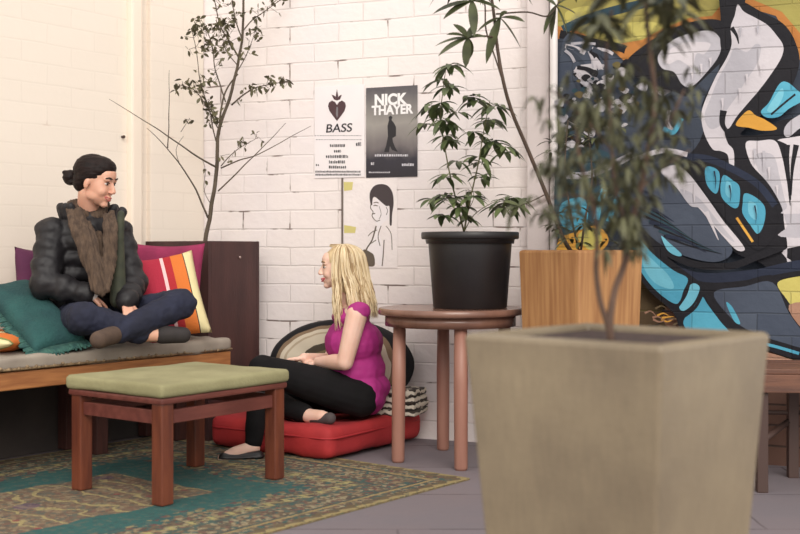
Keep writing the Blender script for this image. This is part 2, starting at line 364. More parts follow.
# big slate foot
paint('black', [(706, 288), (740, 282), (778, 276), (800, 312), (830, 360), (790, 356), (750, 340), (724, 322)])
paint('dusk', [(716, 292), (746, 286), (774, 282), (790, 312), (812, 346), (780, 340), (752, 330), (732, 316)])
paint('blue', [(728, 302), (734, 306), (742, 322), (736, 320)]); line('blue', [(764, 342), (780, 346), (800, 352)], 3)
paint('lemon', [(779, 282), (800, 276), (840, 272), (840, 304), (800, 308), (786, 296)]); paint('tan', [(790, 304), (840, 306), (840, 340), (812, 336)])
paint('tan', [(764, 350), (800, 360), (840, 370), (800, 372), (770, 362)])
# left lower patches
paint('teal', [(563, 160), (600, 150), (628, 170), (626, 210), (600, 236), (563, 240)])
paint('blue', [(566, 204), (586, 198), (592, 212), (588, 228), (572, 230), (564, 220)]); line('sky', [(570, 206), (582, 204)], 5)
line('blue', [(608, 190), (603, 206), (600, 220)], 6); line('blue', [(624, 192), (618, 206), (612, 222)], 5); line('sky', [(604, 200), (601, 212)], 3)
line('grey', [(568, 176), (592, 176), (620, 164), (636, 156)], 7); line('ink', [(575, 188), (600, 184), (630, 168)], 6)
paint('amber', [(563, 240), (580, 232), (600, 226), (612, 238), (606, 250), (580, 262), (563, 262)]); paint('lemon', [(582, 236), (598, 228), (606, 240), (594, 250)])
line('white', [(672, 112), (670, 124), (676, 134)], 4); line('blue', [(666, 130), (676, 134), (684, 120)], 5); line('white', [(640, 160), (666, 152), (690, 156)], 5)
gr = link('graffiti_mural', GB, gm, M=MB)
props(gr, 'spray-painted mural of black outlined white flames and turquoise cells on the brick wall', 'mural')

# ---------------------------------------------------------------- posters on the white brick
m_ink = mat('poster_ink', (34, 30, 34), .6); m_wine = mat('poster_wine', (74, 48, 52), .6); m_paper = mat('poster_paper', (235, 228, 228), .6, (228, 220, 222), 3)
m_txtw = mat('poster_white', (236, 232, 232), .6); m_gink = mat('poster_grey', (120, 114, 118), .6)
def sheet(bm, x0, x1, z0, z1, y, mi=0, t=.0012): box(bm, ((x0+x1)/2, y, (z0+z1)/2), (x1-x0, t, z1-z0), mi=mi)
def flat(bm, pts, y, mi=0):
    vs = [bm.verts.new((a, y, b)) for a, b in pts]
    for t in tessellate_polygon([[Vector((a, b, 0)) for a, b in pts]]):
        try: bm.faces.new([vs[i] for i in t]).material_index = mi
        except ValueError: pass
def word(name, txt, size, x, z, y, m, parent, sx=1.0, shear=0, bold=.03):
    cu = bpy.data.curves.new(name, 'FONT'); cu.body = txt; cu.size = size; cu.align_x = 'CENTER'; cu.extrude = .0004; cu.offset = size*bold; cu.shear = shear
    o = bpy.data.objects.new('t', cu); col.objects.link(o); dg = bpy.context.evaluated_depsgraph_get()
    me = bpy.data.meshes.new_from_object(o.evaluated_get(dg)); bpy.data.objects.remove(o)
    b = bmesh.new(); b.from_mesh(me); bpy.data.meshes.remove(me)
    T = Matrix.Translation((x, y, z)) @ Matrix.Rotation(pi/2, 4, 'X') @ Matrix.Diagonal((sx, 1, 1, 1)); bmesh.ops.transform(b, matrix=T, verts=b.verts)
    for f in b.faces: f.material_index = 0
    return link(name, b, m, parent, M=MB)
def wx(px, py): p = onwall(px, py, .006); return p.x, p.z
def rootwall(name, label, cat, px, py):
    p = onwall(px, py, 0); return thing(name, label, cat, M=MB @ Matrix.Translation((p.x, 0, p.z)))
# white poster with heart
t = rootwall('poster', 'white poster with a crowned dark heart and black lettering, left of the black concert poster', 'poster', 339, 177)
(x0, z1), (x1, z0) = wx(314.5, 87), wx(364.5, 177)
bm = NB(); sheet(bm, x0, x1, z0, z1, -.004, 0, .003); link('paper', bm, m_paper, t, M=MB)
def q(px, py): return wx(px, py)
bm = NB()
heart = [(337, 121), (333, 116), (329.5, 111), (328, 106), (329, 102.5), (332, 100.5), (335, 102), (337, 105), (339, 102), (342, 100.5), (345, 102.5), (346, 106), (344.5, 111), (341, 116)]
flat(bm, [q(*a) for a in heart], -.0064)
for pts in ([(337, 89), (338.5, 97), (337, 100.5), (335.5, 97)], [(331.5, 94.5), (335, 96), (337, 100.5), (334, 99.5)], [(342, 94.5), (339, 96), (337, 100.5), (340, 99.5)]):
    flat(bm, [q(*a) for a in pts], -.0064)
he = link('heart_emblem', bm, m_wine, t, M=MB)
bm = NB(); flat(bm, [q(*a) for a in [(336.5, 107), (338, 107), (338, 116), (337, 118), (336, 114)]], -.0068); link('keyhole', bm, m_gink, he, M=MB)
a = q(338.5, 132); word('lettering', 'BASS', .066, a[0], a[1], -.0064, m_ink, t, 1.15, .12, .012)
def scrib(bm, px0, px1, py, h, dens=3.2, y=-.0064):
    """rows of tiny illegible print"""
    x = px0
    while x < px1:
        w_ = random.uniform(.5, 1)*dens*.6; (a0, b0), (a1, b1) = q(x, py), q(min(x+w_, px1), py-h*random.uniform(.75, 1))
        flat(bm, [(a0, b0), (a1, b0), (a1, b1), (a0, b1)], y); x += w_+dens*.22
def rows(L, m_, t_):
    for a_, b_, y_, h_, d_ in L: bm = NB(); scrib(bm, a_, b_, y_, h_, d_); link('text_line', bm, m_, t_, M=MB)
rows(((330, 345, 147, 3, 3), (334, 341, 152.5, 3, 3), (326, 348, 158, 3.2, 3), (329, 345, 163.5, 3.2, 3), (329, 346, 168.5, 3, 3), (315.5, 361, 172.6, 2, 2.2), (315.5, 361, 175.6, 2, 2.2), (356, 361, 146, 4, 3), (316, 319, 166, 2, 3)), m_ink, t)
rows(((314.8, 362, 136, .8, 4), (316, 362, 140, .8, 4)), m_gink, t)
# dark concert poster
t = rootwall('poster', 'black and grey concert poster with big white title and a dim standing figure', 'poster', 391, 177)
(x0, z1), (x1, z0) = wx(366, 88), wx(417.3, 176.5)
bm = NB(); sheet(bm, x0, x1, z0, z1, -.004, 0, .003)
mp = bpy.data.materials.new('poster_photo'); nt_, b_, L_, N_ = NT(mp); b_.inputs['Roughness'].default_value = .45
tc = N_('TexCoord'); sp = N_('SeparateXYZ'); L_(tc.outputs['Generated'], sp.inputs[0]); 
r_ = N_('ValToRGB'); cr = r_.color_ramp
for k in range(3): cr.elements.new(.5)
for e, (p_, c_) in zip(cr.elements, ((0, (36, 30, 36)), (.2, (44, 40, 50)), (.34, (112, 104, 104)), (.6, (150, 144, 138)), (.97, (84, 80, 84)))): e.position = p_; e.color = lin(c_)
n_ = N_('TexNoise'); n_.inputs['Scale'].default_value = 4; L_(tc.outputs['Generated'], n_.inputs[0])
ma = N_('Math'); ma.operation = 'MULTIPLY_ADD'; L_(n_.outputs[0], ma.inputs[0]); ma.inputs[1].default_value = .2; L_(sp.outputs[2], ma.inputs[2])
mb = N_('Math'); mb.operation = 'SUBTRACT'; L_(ma.outputs[0], mb.inputs[0]); mb.inputs[1].default_value = .1
L_(mb.outputs[0], r_.inputs[0]); L_(r_.outputs[0], b_.inputs['Base Color'])
link('printed_sheet', bm, mp, t, M=MB)
a = q(390, 104.5); word('title', 'NICK', .082, a[0], a[1], -.0064, m_txtw, t, .95, 0, .045)
a = q(392, 114); word('title', 'THAYER', .070, a[0], a[1], -.0064, m_txtw, t, .92, 0, .04)
bm = NB(); flat(bm, [q(*a) for a in [(390.5, 115.5), (392.5, 117), (391.5, 120), (394, 123), (396, 127), (396, 136), (392.5, 138), (393, 142), (395, 147), (398, 152), (392, 150), (390, 146), (389, 152), (384, 152), (386, 146), (388, 136), (387.5, 126), (389, 120), (388.5, 117)]], -.0064)
link('printed_figure', bm, m_ink, t, M=MB)
rows(((375, 408, 156.5, 2.6, 3.5), (402, 414, 166, 3, 3), (371, 374, 165, 3, 3), (369, 390, 173, 1.4, 3)), mat('poster_pale', (206, 202, 208), .6), t)
# paste-up of a dark haired woman
t = rootwall('paste_up', 'pale street-art paste-up of a dark haired woman in profile below the posters', 'street art', 366, 300)
(x0, z1), (x1, z0) = wx(342, 179), wx(397, 268)
bm = NB(); sheet(bm, x0, x1, z0, z1, -.003, 0, .0016); link('paper', bm, mat('paste_paper', (236, 227, 224), .8, (229, 219, 218), 5, bump=.3, bs=40), t, M=MB)
def cr2(pts): return [q(p.x, p.y) for p in crv(pts, 4)]
bm = NB(); flat(bm, cr2([(370, 192), (374, 186), (381, 184), (388, 186), (392.5, 193), (393.5, 204), (392, 214), (391.5, 225), (389.5, 224), (389.5, 212), (389, 206), (386, 206), (381, 202), (375, 197), (372.5, 199), (372, 205), (370.5, 204), (369.5, 198)]), -.0042)
link('drawn_hair', bm, mat('drawn_black', (66, 56, 58), .7), t, M=MB)
bm = NB(); flat(bm, cr2([(371, 203), (375, 199), (382, 200), (388, 206), (388, 218), (382, 224), (378, 232), (382, 244), (383, 266), (374, 262), (366, 262), (366, 248), (372, 238), (377, 226), (373, 218), (371, 210)]), -.0041)
link('drawn_figure', bm, m_paper, t, M=MB)
bm = NB()
for pts, wd in (([(371, 203), (370.5, 208), (373, 212), (372, 216), (376, 221), (380, 220)], .8), ([(376, 226), (372, 240), (366, 250), (364, 262)], 1.4), ([(381, 226), (378, 236), (380, 246)], .8), ([(384, 240), (383, 256), (382, 266)], 1), ([(373.5, 203), (376, 202.2), (378.5, 203)], .9), ([(373.5, 206), (375, 205.2), (377.5, 206)], .9), ([(372, 214), (375, 213.4)], 1.0), ([(386, 207), (387.5, 211), (386, 215)], .6), ([(379, 206), (381, 214), (379, 219)], .5), ([(368, 236), (372, 232), (377, 230)], .8), ([(370, 244), (376, 240)], .8), ([(386, 226), (391, 234), (392, 250)], .7)):
    P = smoothpath([(x, y, 0) for x, y in pts], 4); A, B_ = [], []
    for i, p in enumerate(P):
        d = (P[min(i+1, len(P)-1)]-P[max(i-1, 0)]).normalized(); n = Vector((-d.y, d.x, 0))*wd/2; A.append(q(*(p+n)[:2])); B_.append(q(*(p-n)[:2]))
    flat(bm, A+B_[::-1], -.0046)
flat(bm, cr2([(363, 250), (370, 252), (374, 256), (374, 266), (364, 264)]), -.0047)
link('drawn_lines', bm, mat('drawn_umber', (96, 84, 72), .7), t, M=MB)
m_yt = mat('drawn_yellow', (206, 194, 124), .7)
for ps in ([(343.5, 182), (353, 182), (352, 190), (344, 191)], [(344, 225), (356, 227), (355, 233), (344, 233)]):
    bm = NB(); flat(bm, [q(*a) for a in ps], -.0045); link('yellow_tape', bm, m_yt, t, M=MB)
bm = NB(); (a0, b0), (a1, b1) = q(341.6, 178), q(343.2, 262); box(bm, ((a0+a1)/2, -.006, (b0+b1)/2), (abs(a1-a0), .008, abs(b0-b1)))
link('dark_edge', bm, mat('edge_grey', (110, 98, 92), .7), t, M=MB)

# ---------------------------------------------------------------- rug
U = Vector((.625, .78, 0)); 
MR = Matrix.Translation((.31, 5.10, 0)) @ Matrix.Rotation(math.atan2(.78, .625), 4, 'Z')   # x along the long side (negative = to the camera), y across
bm = NB(); box(bm, (-2.2, 1.0, .005), (4.4, 2.0, .010), .003)
m = bpy.data.materials.new('woven_rug'); nt_, b_, L_, N_ = NT(m); b_.inputs['Roughness'].default_value = .95
tc = N_('TexCoord'); sp = N_('SeparateXYZ'); L_(tc.outputs['Object'], sp.inputs[0])
def M_(op, a, b=None, c=None):
    n = N_('Math'); n.operation = op
    for i, v in enumerate((a, b, c)):
        if v is None: continue
        if isinstance(v, (int, float)): n.inputs[i].default_value = v
        else: L_(v, n.inputs[i])
    return n.outputs[0]
ex = M_('MINIMUM', M_('MULTIPLY', sp.outputs[0], -1), M_('ADD', sp.outputs[0], 4.4)); ex2 = M_('MULTIPLY', ex, .72)
ey = M_('MINIMUM', sp.outputs[1], M_('SUBTRACT', 2.0, sp.outputs[1])); e = M_('MINIMUM', ex2, ey)
def vor(scale, rnd=1):
    v = N_('TexVoronoi'); v.inputs['Scale'].default_value = scale; v.inputs['Randomness'].default_value = rnd; L_(tc.outputs['Object'], v.inputs[0]); return v
def ramp(fac, els, const=True):
    r = N_('ValToRGB'); cr = r.color_ramp; cr.interpolation = 'CONSTANT' if const else 'LINEAR'
    while len(cr.elements) < len(els): cr.elements.new(.5)
    for i, (p, c) in enumerate(els): cr.elements[i].position = p
    for i, (p, c) in enumerate(els): cr.elements[i].color = lin(c)
    L_(fac, r.inputs[0]); return r.outputs[0]
def mix(f, a, b):
    n = N_('Mix'); n.data_type = 'RGBA'
    if isinstance(f, (int, float)): n.inputs[0].default_value = f
    else: L_(f, n.inputs[0])
    for i, v in ((6, a), (7, b)):
        if isinstance(v, tuple): n.inputs[i].default_value = lin(v)
        else: L_(v, n.inputs[i])
    return n.outputs[2]
TEAL = (34, 88, 86)
v1 = vor(58); s1 = N_('SeparateColor'); L_(v1.outputs['Color'], s1.inputs[0])
bord = ramp(s1.outputs[0], [(0, (98, 84, 66)), (.25, (136, 120, 92)), (.42, (50, 84, 80)), (.6, (104, 70, 62)), (.72, (78, 66, 56)), (.86, (146, 136, 108))])
v2 = vor(40); s2 = N_('SeparateColor'); L_(v2.outputs['Color'], s2.inputs[0])
spek = ramp(s2.outputs[1], [(0, TEAL), (.45, (108, 96, 74)), (.6, (40, 78, 80)), (.78, (98, 62, 60)), (.88, (136, 126, 92))])
# central field: beige with golden branches and violet flowers
wv = N_('TexWave'); wv.inputs['Scale'].default_value = 2.6; wv.inputs['Distortion'].default_value = 11; wv.inputs['Detail'].default_value = 3; wv.inputs['Detail Scale'].default_value = 1.6; L_(tc.outputs['Object'], wv.inputs[0])
cen = mix(.4, bord, (128, 102, 82)); cen = mix(ramp(wv.outputs[1], [(0, (0, 0, 0)), (.93, (255, 255, 255))]), cen, (160, 146, 100))
v3 = vor(4.2); cen = mix(ramp(v3.outputs[0], [(0, (200, 200, 200)), (.24, (0, 0, 0))]), cen, (84, 56, 98))
cen = mix(ramp(vor(7.5).outputs[0], [(0, (230, 230, 230)), (.13, (0, 0, 0))]), cen, (130, 46, 54))
nn = N_('TexNoise'); nn.inputs['Scale'].default_value = 3.2; nn.inputs['Detail'].default_value = 2; L_(tc.outputs['Object'], nn.inputs[0])
e2 = M_('ADD', e, M_('MULTIPLY', M_('SUBTRACT', nn.outputs[0], .5), .16))
out = mix(ramp(e2, [(0, (0, 0, 0)), (.40, (255, 255, 255))]), bord, spek)
out = mix(ramp(e2, [(0, (0, 0, 0)), (.47, (255, 255, 255))]), out, TEAL)
out = mix(ramp(e2, [(0, (0, 0, 0)), (.66, (255, 255, 255))]), out, cen)
def line_at(p, wd, c, zig=0):
    global out
    ee = e if not zig else M_('ADD', e, M_('MULTIPLY', M_('PINGPONG', M_('ADD', sp.outputs[0], sp.outputs[1]), .05), zig))
    d = M_('ABSOLUTE', M_('SUBTRACT', ee, p)); out = mix(M_('LESS_THAN', d, wd), out, c)
line_at(.335, .010, (160, 150, 98), .9); line_at(.10, .008, (150, 130, 86)); line_at(.12, .006, (50, 70, 66)); line_at(.265, .008, (60, 84, 78)); line_at(.012, .012, (150, 134, 90)); line_at(.05, .014, (96, 82, 58), .6)
nf = N_('TexNoise'); nf.inputs['Scale'].default_value = 120; nf.inputs['Detail'].default_value = 3; L_(tc.outputs['Object'], nf.inputs[0])
out = mix(M_('MULTIPLY', M_('SUBTRACT', nf.outputs[0], .42), 1.1), out, (92, 78, 66))
nw = N_('TexNoise'); nw.inputs['Scale'].default_value = 28; nw.inputs['Detail'].default_value = 4; L_(tc.outputs['Object'], nw.inputs[0])
out = mix(M_('MULTIPLY', M_('GREATER_THAN', nw.outputs[0], .58), .3), out, (108, 96, 80)); out = mix(M_('MULTIPLY', M_('LESS_THAN', nw.outputs[0], .40), .4), out, (46, 62, 64))
L_(out, b_.inputs['Base Color'])
bp = N_('Bump'); bp.inputs['Strength'].default_value = .5; bp.inputs['Distance'].default_value = .005; L_(nf.outputs[0], bp.inputs['Height']); L_(bp.outputs[0], b_.inputs['Normal'])
props(link('rug', bm, m, M=MR), 'worn oriental rug in teal and beige with a speckled border on the slab floor', 'rug')

# ---------------------------------------------------------------- bench along the left wall
m_orange = mat('honey_pine', (176, 118, 70), .6, (146, 92, 54), 5, (1, 12, 12), .15, 40)
m_pad = mat('taupe_cloth', (160, 149, 136), .95, (138, 127, 116), 5, bump=.35, bs=14)
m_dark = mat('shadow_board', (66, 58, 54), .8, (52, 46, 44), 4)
BH = .50
t = thing('bench', 'long pine bench with a grey-brown studded pad along the left wall', 'bench', M=ML @ Matrix.Translation((-.44, -.35, 0)))
X0, X1 = -3.5, -.44; ym = -.355; dp = .69
bm = NB(); box(bm, ((X0+X1)/2, ym, BH-.042), (X1-X0, dp, .078), .006); link('seat_frame', bm, m_orange, t, M=ML)
for i, (a, b) in enumerate(((X0, X1-1.40), (X1-1.40, X1))):
    bm = NB(); box(bm, ((a+b)/2, ym-.004, BH+.032), (b-a-.008, dp+.012, .066), .024, seg=4)
    bmesh.ops.subdivide_edges(bm, edges=[e_ for e_ in bm.edges if e_.calc_length() > .3], cuts=24, use_grid_fill=True)
    bm.normal_update()
    for v in bm.verts: v.co += v.normal*(.010*nz(v.co, 5)+.006*nz(v.co, 14))
    p = link('seat_pad', bm, m_pad, t, M=ML, smooth=True)
bm = NB(); k = X0+.03
while k < X1-.02:
    ball(bm, (k, -.708+.003*sin(k*60), BH+.012+.003*sin(k*37)), .008); k += .045
tube(bm, [(X0, -.708, BH+.008), (X1, -.708, BH+.008)], .006, 8)
props(link('stud_trim', bm, mat('stud_trim', (96, 76, 56), .5, (158, 134, 100), 60), p, M=ML, smooth=True), kind='stuff')
m_leg = mat('bench_leg_wood', (74, 40, 34), .6, (58, 32, 28), 6, (8, 8, 1))
for xx in (X1-.06, X1-.58, X1-1.75, X1-2.6):
    for yy in (-.36, -.12):
        bm = NB(); box(bm, (xx, yy, (BH-.08)/2+.0055), (.07, .07, BH-.093), .004); link('leg', bm, m_leg, t, M=ML)
bm = NB(); box(bm, (-1.985, -.032, .21), (3.106, .058, .42), .003)  # dark panel stands in for the shade on the wall beneath the bench
props(link('bench_shade_panel', bm, m_dark, M=ML), kind='structure')

# dark panelled planter box at the end of the bench, with the bare tree
m_maroon = mat('maroon_stained_board', (74, 46, 44), .5, (58, 36, 36), 4, (3, 3, .6), .12, 40)
MBX = ML @ Matrix.Translation((-.235, -.27, 0))
t = thing('planter_box', 'tall dark maroon wooden planter box in the corner at the end of the bench', 'planter', M=MBX)
HB = 1.068
for nm, c_, s_ in (('side_panel', (-.182, 0, HB/2), (.022, .50, HB)), ('side_panel', (.182, 0, HB/2), (.022, .50, HB)), ('side_panel', (0, -.239, HB/2), (.342, .022, HB)), ('side_panel', (0, .239, HB/2), (.342, .022, HB))):
    bm = NB(); box(bm, c_, s_, .003); link(nm, bm, m_maroon, t)
m_soil = mat('potting_soil', (74, 54, 50), .95, (50, 38, 36), 40, bump=.8, bs=60)
bm = NB(); box(bm, (0, 0, HB-.07), (.34, .455, .02)); link('soil', bm, m_soil, t)
bm = NB(); pz = ML.inverted() @ W(247, 257, 6.25); ball(bm, (.04, -.2525, .04+CH-.08), (.008, .004, .008)); link('screw', bm, mat('steel_screw', (190, 170, 165), .3, metal=1), t, smooth=True)

# ---------------------------------------------------------------- leaves and plants
def leaf(bm, p, d, up, L, wd, droop=.3, fold=.25, seg=4, mi=0):
    d = Vector(d).normalized(); s = d.cross(Vector(up)); s = s.normalized() if s.length > 1e-4 else basis(d)[0]; n = s.cross(d)
    rows = []
    for i in range(seg+1):
        t_ = i/seg; c_ = Vector(p)+d*L*t_-n*(0)+Vector((0, 0, -1))*droop*L*t_*t_
        ww = wd*.5*(sin(pi*min(1, t_*.92+.06)))**.8
        if i == seg: rows.append([bm.verts.new(c_)]); continue
        rows.append([bm.verts.new(c_-s*ww+n*ww*fold), bm.verts.new(c_), bm.verts.new(c_+s*ww+n*ww*fold)])
    for a, b in zip(rows, rows[1:]):
        if len(b) == 1:
            fs = [(a[0], a[1], b[0]), (a[1], a[2], b[0])]
        else: fs = [(a[0], a[1], b[1], b[0]), (a[1], a[2], b[2], b[1])]
        for f in fs: ff = bm.faces.new(f); ff.smooth = True; ff.material_index = mi
def leafmat(n, c1, c2, c3):
    m = mat(n, c1, .5, c2, 9, lo=.3, hi=.7); nt, b, L, N = NT(m)
    b.inputs['Transmission Weight'].default_value = 0; b.inputs['Subsurface Weight'].default_value = 0
    return m
def rv(s=1): return Vector((random.uniform(-1, 1), random.uniform(-1, 1), random.uniform(-1, 1)))*s
def whorl(bm, p, n, L, wd, tilt=-.2, droop=.5, axis=(0, 0, 1), seg=4, rnd=.25):
    x, y, d = basis(axis); a0 = random.random()*6.28
    for k in range(n):
        a = a0+2*pi*k/n+random.uniform(-.2, .2); dd = x*cos(a)+y*sin(a)+Vector(axis)*tilt+rv(rnd)
        leaf(bm, Vector(p)+dd*L*.08, dd, axis, L*random.uniform(.75, 1.1), wd*random.uniform(.8, 1.1), droop*random.uniform(.5, 1.4), seg=seg)

# bare tree
ZT = 6.33
t = thing('small_tree', 'thin bare-branched tree with sparse olive leaves rising from the maroon box', 'tree', loc=tuple(MBX @ Vector((0, -.03, HB-.06))))
bk = NB(); fo = NB()
def br(pts, r0, r1, dz=0, leaves=0, Ls=.035):
    n_ = len(pts); P = smoothpath([W(x, y, ZT-dz*i/(n_-1)) for i, (x, y) in enumerate(pts)], 5)
    P = [p+Vector((nz(p, 9), nz(p+Vector((5, 0, 0)), 9), 0))*.006 for p in P]
    tube(bk, P, [r0+(r1-r0)*i/(len(P)-1) for i in range(len(P))], 7)
    for k in range(leaves):
        i = random.randint(len(P)//4, len(P)-1); p = P[i]+rv(.012); d = rv()+Vector((0, 0, .3))
        e_ = p+d.normalized()*random.uniform(.02, .06); tube(bk, [p, e_], .0012, 4)
        for j in range(random.choice((1, 2, 3))): leaf(fo, e_+rv(.008), rv()+Vector((0, 0, -.2)), rv(), Ls*random.uniform(.6, 1.2), Ls*.5, .2, seg=3)
br([(203, 252), (206, 240), (212, 205), (216.5, 172), (217.5, 150), (219, 130), (230, 99), (235, 78), (239, 58), (243, 28), (244, -5), (248, -40), (250, -80)], .013, .005)
br([(219, 135), (222, 105), (228, 88), (238, 74)], .006, .004)
br([(217.6, 168), (195, 155), (172, 139), (145, 121), (109, 99)], .006, .0012, .3)
br([(208, 218), (196, 190), (181, 166), (167, 148), (147, 128)], .006, .0014, .2)
br([(167, 148), (169, 110), (169.6, 70)], .0035, .001)
br([(181, 132), (186, 124), (190, 118)], .002, .001, 0, 2); br([(181, 166), (176, 150), (184, 136)], .002, .001)
br([(221, 168), (240, 160), (257, 155), (285, 140), (311, 126)], .0045, .0012, .2)
br([(218, 191), (236, 174), (253, 157), (270, 140), (286, 123)], .0045, .0012, .1)
br([(221, 166), (230, 156), (239, 148), (250, 142), (259, 137)], .003, .0012, .1, 14, .03)
br([(232, 105), (243, 95), (255, 88), (272, 84), (289, 81)], .005, .0015, .2, 26)
br([(217, 144), (213, 128), (210, 112), (202, 100), (194, 90), (181, 85)], .004, .0015, .2, 34)
br([(219, 130), (213, 118), (208, 108), (200, 80), (197, 54), (192, 31)], .004, .0015, .1, 34)
br([(226, 102), (220, 84), (214, 66), (212, 44), (206, 30), (196, 24)], .004, .0015, .2, 40)
br([(239, 58), (230, 42), (221, 27), (214, 0), (210, -20)], .005, .002, .1, 34)
br([(243, 31), (252, 20), (262, 13), (280, 0), (292, -12)], .004, .0015, -.1, 18)
br([(238, 66), (226, 50), (222, 36), (216, 20)], .003, .0015, .1, 20)
br([(242, 40), (236, 20), (232, 0), (228, -20)], .004, .002, 0, 24)
br([(212, 205), (204, 190), (206, 172), (203, 160)], .002, .001, .1, 2)
br([(238, 70), (246, 56), (252, 40), (256, 26)], .003, .001, .1, 14)
link('branches', bk, mat('grey_bark', (92, 80, 66), .8, (70, 60, 48), 12), t, world=True, smooth=True)
m_olive = mat('olive_leaf', (98, 92, 62), .6, (70, 66, 44), 8)
props(link('foliage', fo, m_olive, t, world=True, smooth=True), kind='stuff')

# round table
m_top = mat('table_top', (132, 98, 84), .22, (112, 80, 68), 3, (1, 8, 1), .05, 30)
m_tl = mat('table_leg', (160, 116, 100), .5, (146, 102, 88), 5, (4, 4, .6))
TC = Vector((.245, 5.60, 0))
t = thing('round_table', 'round pinkish-brown wooden table carrying the black plant pot', 'table', loc=TC)
bm = NB(); lathe(bm, [(.335, .706), (.350, .709), (.353, .722), (.350, .736), (.345, .74)], 64); link('tabletop', bm, m_top, t)
bm = NB(); lathe(bm, [(.315, .655), (.318, .654), (.318, .7055), (.314, .7055)], 64); link('apron', bm, m_top, t)
for px, py, Z in ((398, 462, 5.53), (461, 470, 5.33), (443, 450, 5.87), (506, 458, 5.67)):
    p = W(px, py, Z); x, y = p.x-TC.x, p.y-TC.y
    bm = NB(); tube(bm, [(x, y, 0), (x, y, .012), (x*.985, y*.985, .4), (x*.97, y*.97, .66)], [.027, .031, .033, .030], 20); link('leg', bm, m_tl, t, smooth=False)

# black nursery pot and plant
PC = Vector(((470-CX)/F*5.56, 5.56, .7405))
t = thing('plant_pot', 'black plastic nursery pot standing on the round table', 'plant pot', loc=PC)
m_blk = mat('black_plastic', (29, 26, 28), .45, (36, 33, 34), 5, bump=.1, bs=30)
bm = NB(); lathe(bm, [(.172, 0), (.178, .004), (.202, .315), (.203, .33), (.232, .332), (.236, .338), (.236, .362), (.232, .366), (.222, .364), (.216, .33), (.212, .31)], 64); link('pot_wall', bm, m_blk, t)
bm = NB(); lathe(bm, [(.21, .325), (.12, .332), (.0012, .334)], 40); link('soil', bm, m_soil, t)
m_leafg = mat('green_leaf', (104, 116, 72), .5, (60, 74, 44), 14)
t = thing('potted_plant', 'green plant with whorls of drooping leaflets growing in the black pot', 'plant', loc=PC+Vector((-.03, 0, .335)))
sb = NB(); lb = NB(); ZP = 5.56
base = W(464, 232, ZP)
def st(pts, r=.005):
    P = smoothpath([base]+[W(x, y, z) for x, y, z in pts], 5); tube(sb, P, [r*(1-.7*i/len(P)) for i in range(len(P))], 6); return P
st([(456, 200, 5.55), (448, 165, 5.52), (441, 120, 5.5), (443, 90, 5.5), (446, 68, 5.5)])
st([(470, 200, 5.5), (478, 165, 5.45), (484, 130, 5.45), (490, 100, 5.42)])
st([(474, 215, 5.55), (492, 203, 5.5), (507, 198, 5.5)], .003)
st([(458, 212, 5.5), (448, 204, 5.42)], .003); st([(468, 212, 5.6), (474, 196, 5.66), (468, 180, 5.7)], .003)
for px, py, n_, L in ((446, 66, 7, .10), (444, 84, 7, .10), (441, 104, 5, .09), (430, 104, 6, .10), (428, 122, 6, .10), (448, 122, 7, .10), (443, 138, 6, .09), (456, 112, 5, .08), (478, 98, 7, .10), (494, 104, 6, .10), (489, 120, 6, .09), (490, 140, 7, .11), (504, 150, 6, .09), (474, 134, 5, .09), (458, 158, 7, .10), (480, 160, 6, .10), (450, 176, 6, .09), (484, 178, 5, .09), (446, 198, 8, .10), (456, 206, 7, .09), (468, 200, 8, .10), (478, 194, 6, .08), (507, 198, 8, .11), (500, 206, 5, .09), (434, 202, 7, .08), (440, 214, 5, .07), (466, 216, 6, .07)):
    for _ in range(2 if random.random() < .75 else 1): p = W(px+random.uniform(-5, 5), py+random.uniform(-4, 4), 5.5+random.uniform(-.13, .13)); whorl(lb, p, n_, L*1.0, .034, -.02, .5, rnd=.35)
link('stems', sb, mat('plant_stem', (96, 92, 60), .7), t, world=True, smooth=True)
props(link('foliage', lb, m_leafg, t, world=True, smooth=True), kind='stuff')

# tapered square planters
def sq_planter(name, label, c, rot, s_top, s_bot, h, m, wall_, soil_drop, bev=.012, seg=3, rim=0):
    t = thing(name, label, 'planter', loc=(c[0], c[1], 0), rotz=rot)
    bm = NB(); prof = [(s_bot/2-.004, 0), (s_bot/2, .004)]
    n_ = 12
    for i in range(1, n_+1): prof.append((s_bot/2+(s_top-s_bot)/2*(i/n_), h*i/n_-(.012 if i == n_ else 0)))
    prof += [(s_top/2-.003, h-.004), (s_top/2-.010, h), (s_top/2-wall_+.006, h), (s_top/2-wall_, h-.008), (s_top/2-wall_-.006, h-soil_drop-.03)]
    rings = []
    for r, z in prof:
        k = min(.009, r*.1); pts = []
        for cx_, cy_, a0 in ((1, 1, 0), (-1, 1, 90), (-1, -1, 180), (1, -1, 270)):
            for j in range(seg+1):
                a = R(a0+90*j/seg); pts.append((cx_*(r-k)+k*cos(a), cy_*(r-k)+k*sin(a)))
        rings.append([bm.verts.new((x, y, z)) for x, y in pts])
    N_ = len(rings[0])
    for a, b in zip(rings, rings[1:]):
        for k in range(N_): bm.faces.new((a[k], a[(k+1) % N_], b[(k+1) % N_], b[k]))
    bm.faces.new(rings[0][::-1]); bm.faces.new(rings[-1])
    link('planter_body', bm, m, t)
    bm = NB(); s_ = s_top-2*wall_-.006; box(bm, (0, 0, h-soil_drop), (s_, s_, .012)); link('soil', bm, m_soil, t)
    return t
m_cer = mat('glazed_stone', (142, 127, 103), .42, (124, 110, 90), 3.5, bump=.12, bs=90, det=8)
nt_, b_, L_, N_ = NT(m_cer)
r0 = [n for n in nt_.nodes if n.type == 'VALTORGB'][0]
n5 = N_('TexNoise'); n5.inputs['Scale'].default_value = 45; n5.inputs['Detail'].default_value = 6; mp5 = N_('Mapping'); mp5.inputs['Scale'].default_value = (3, 3, .35)
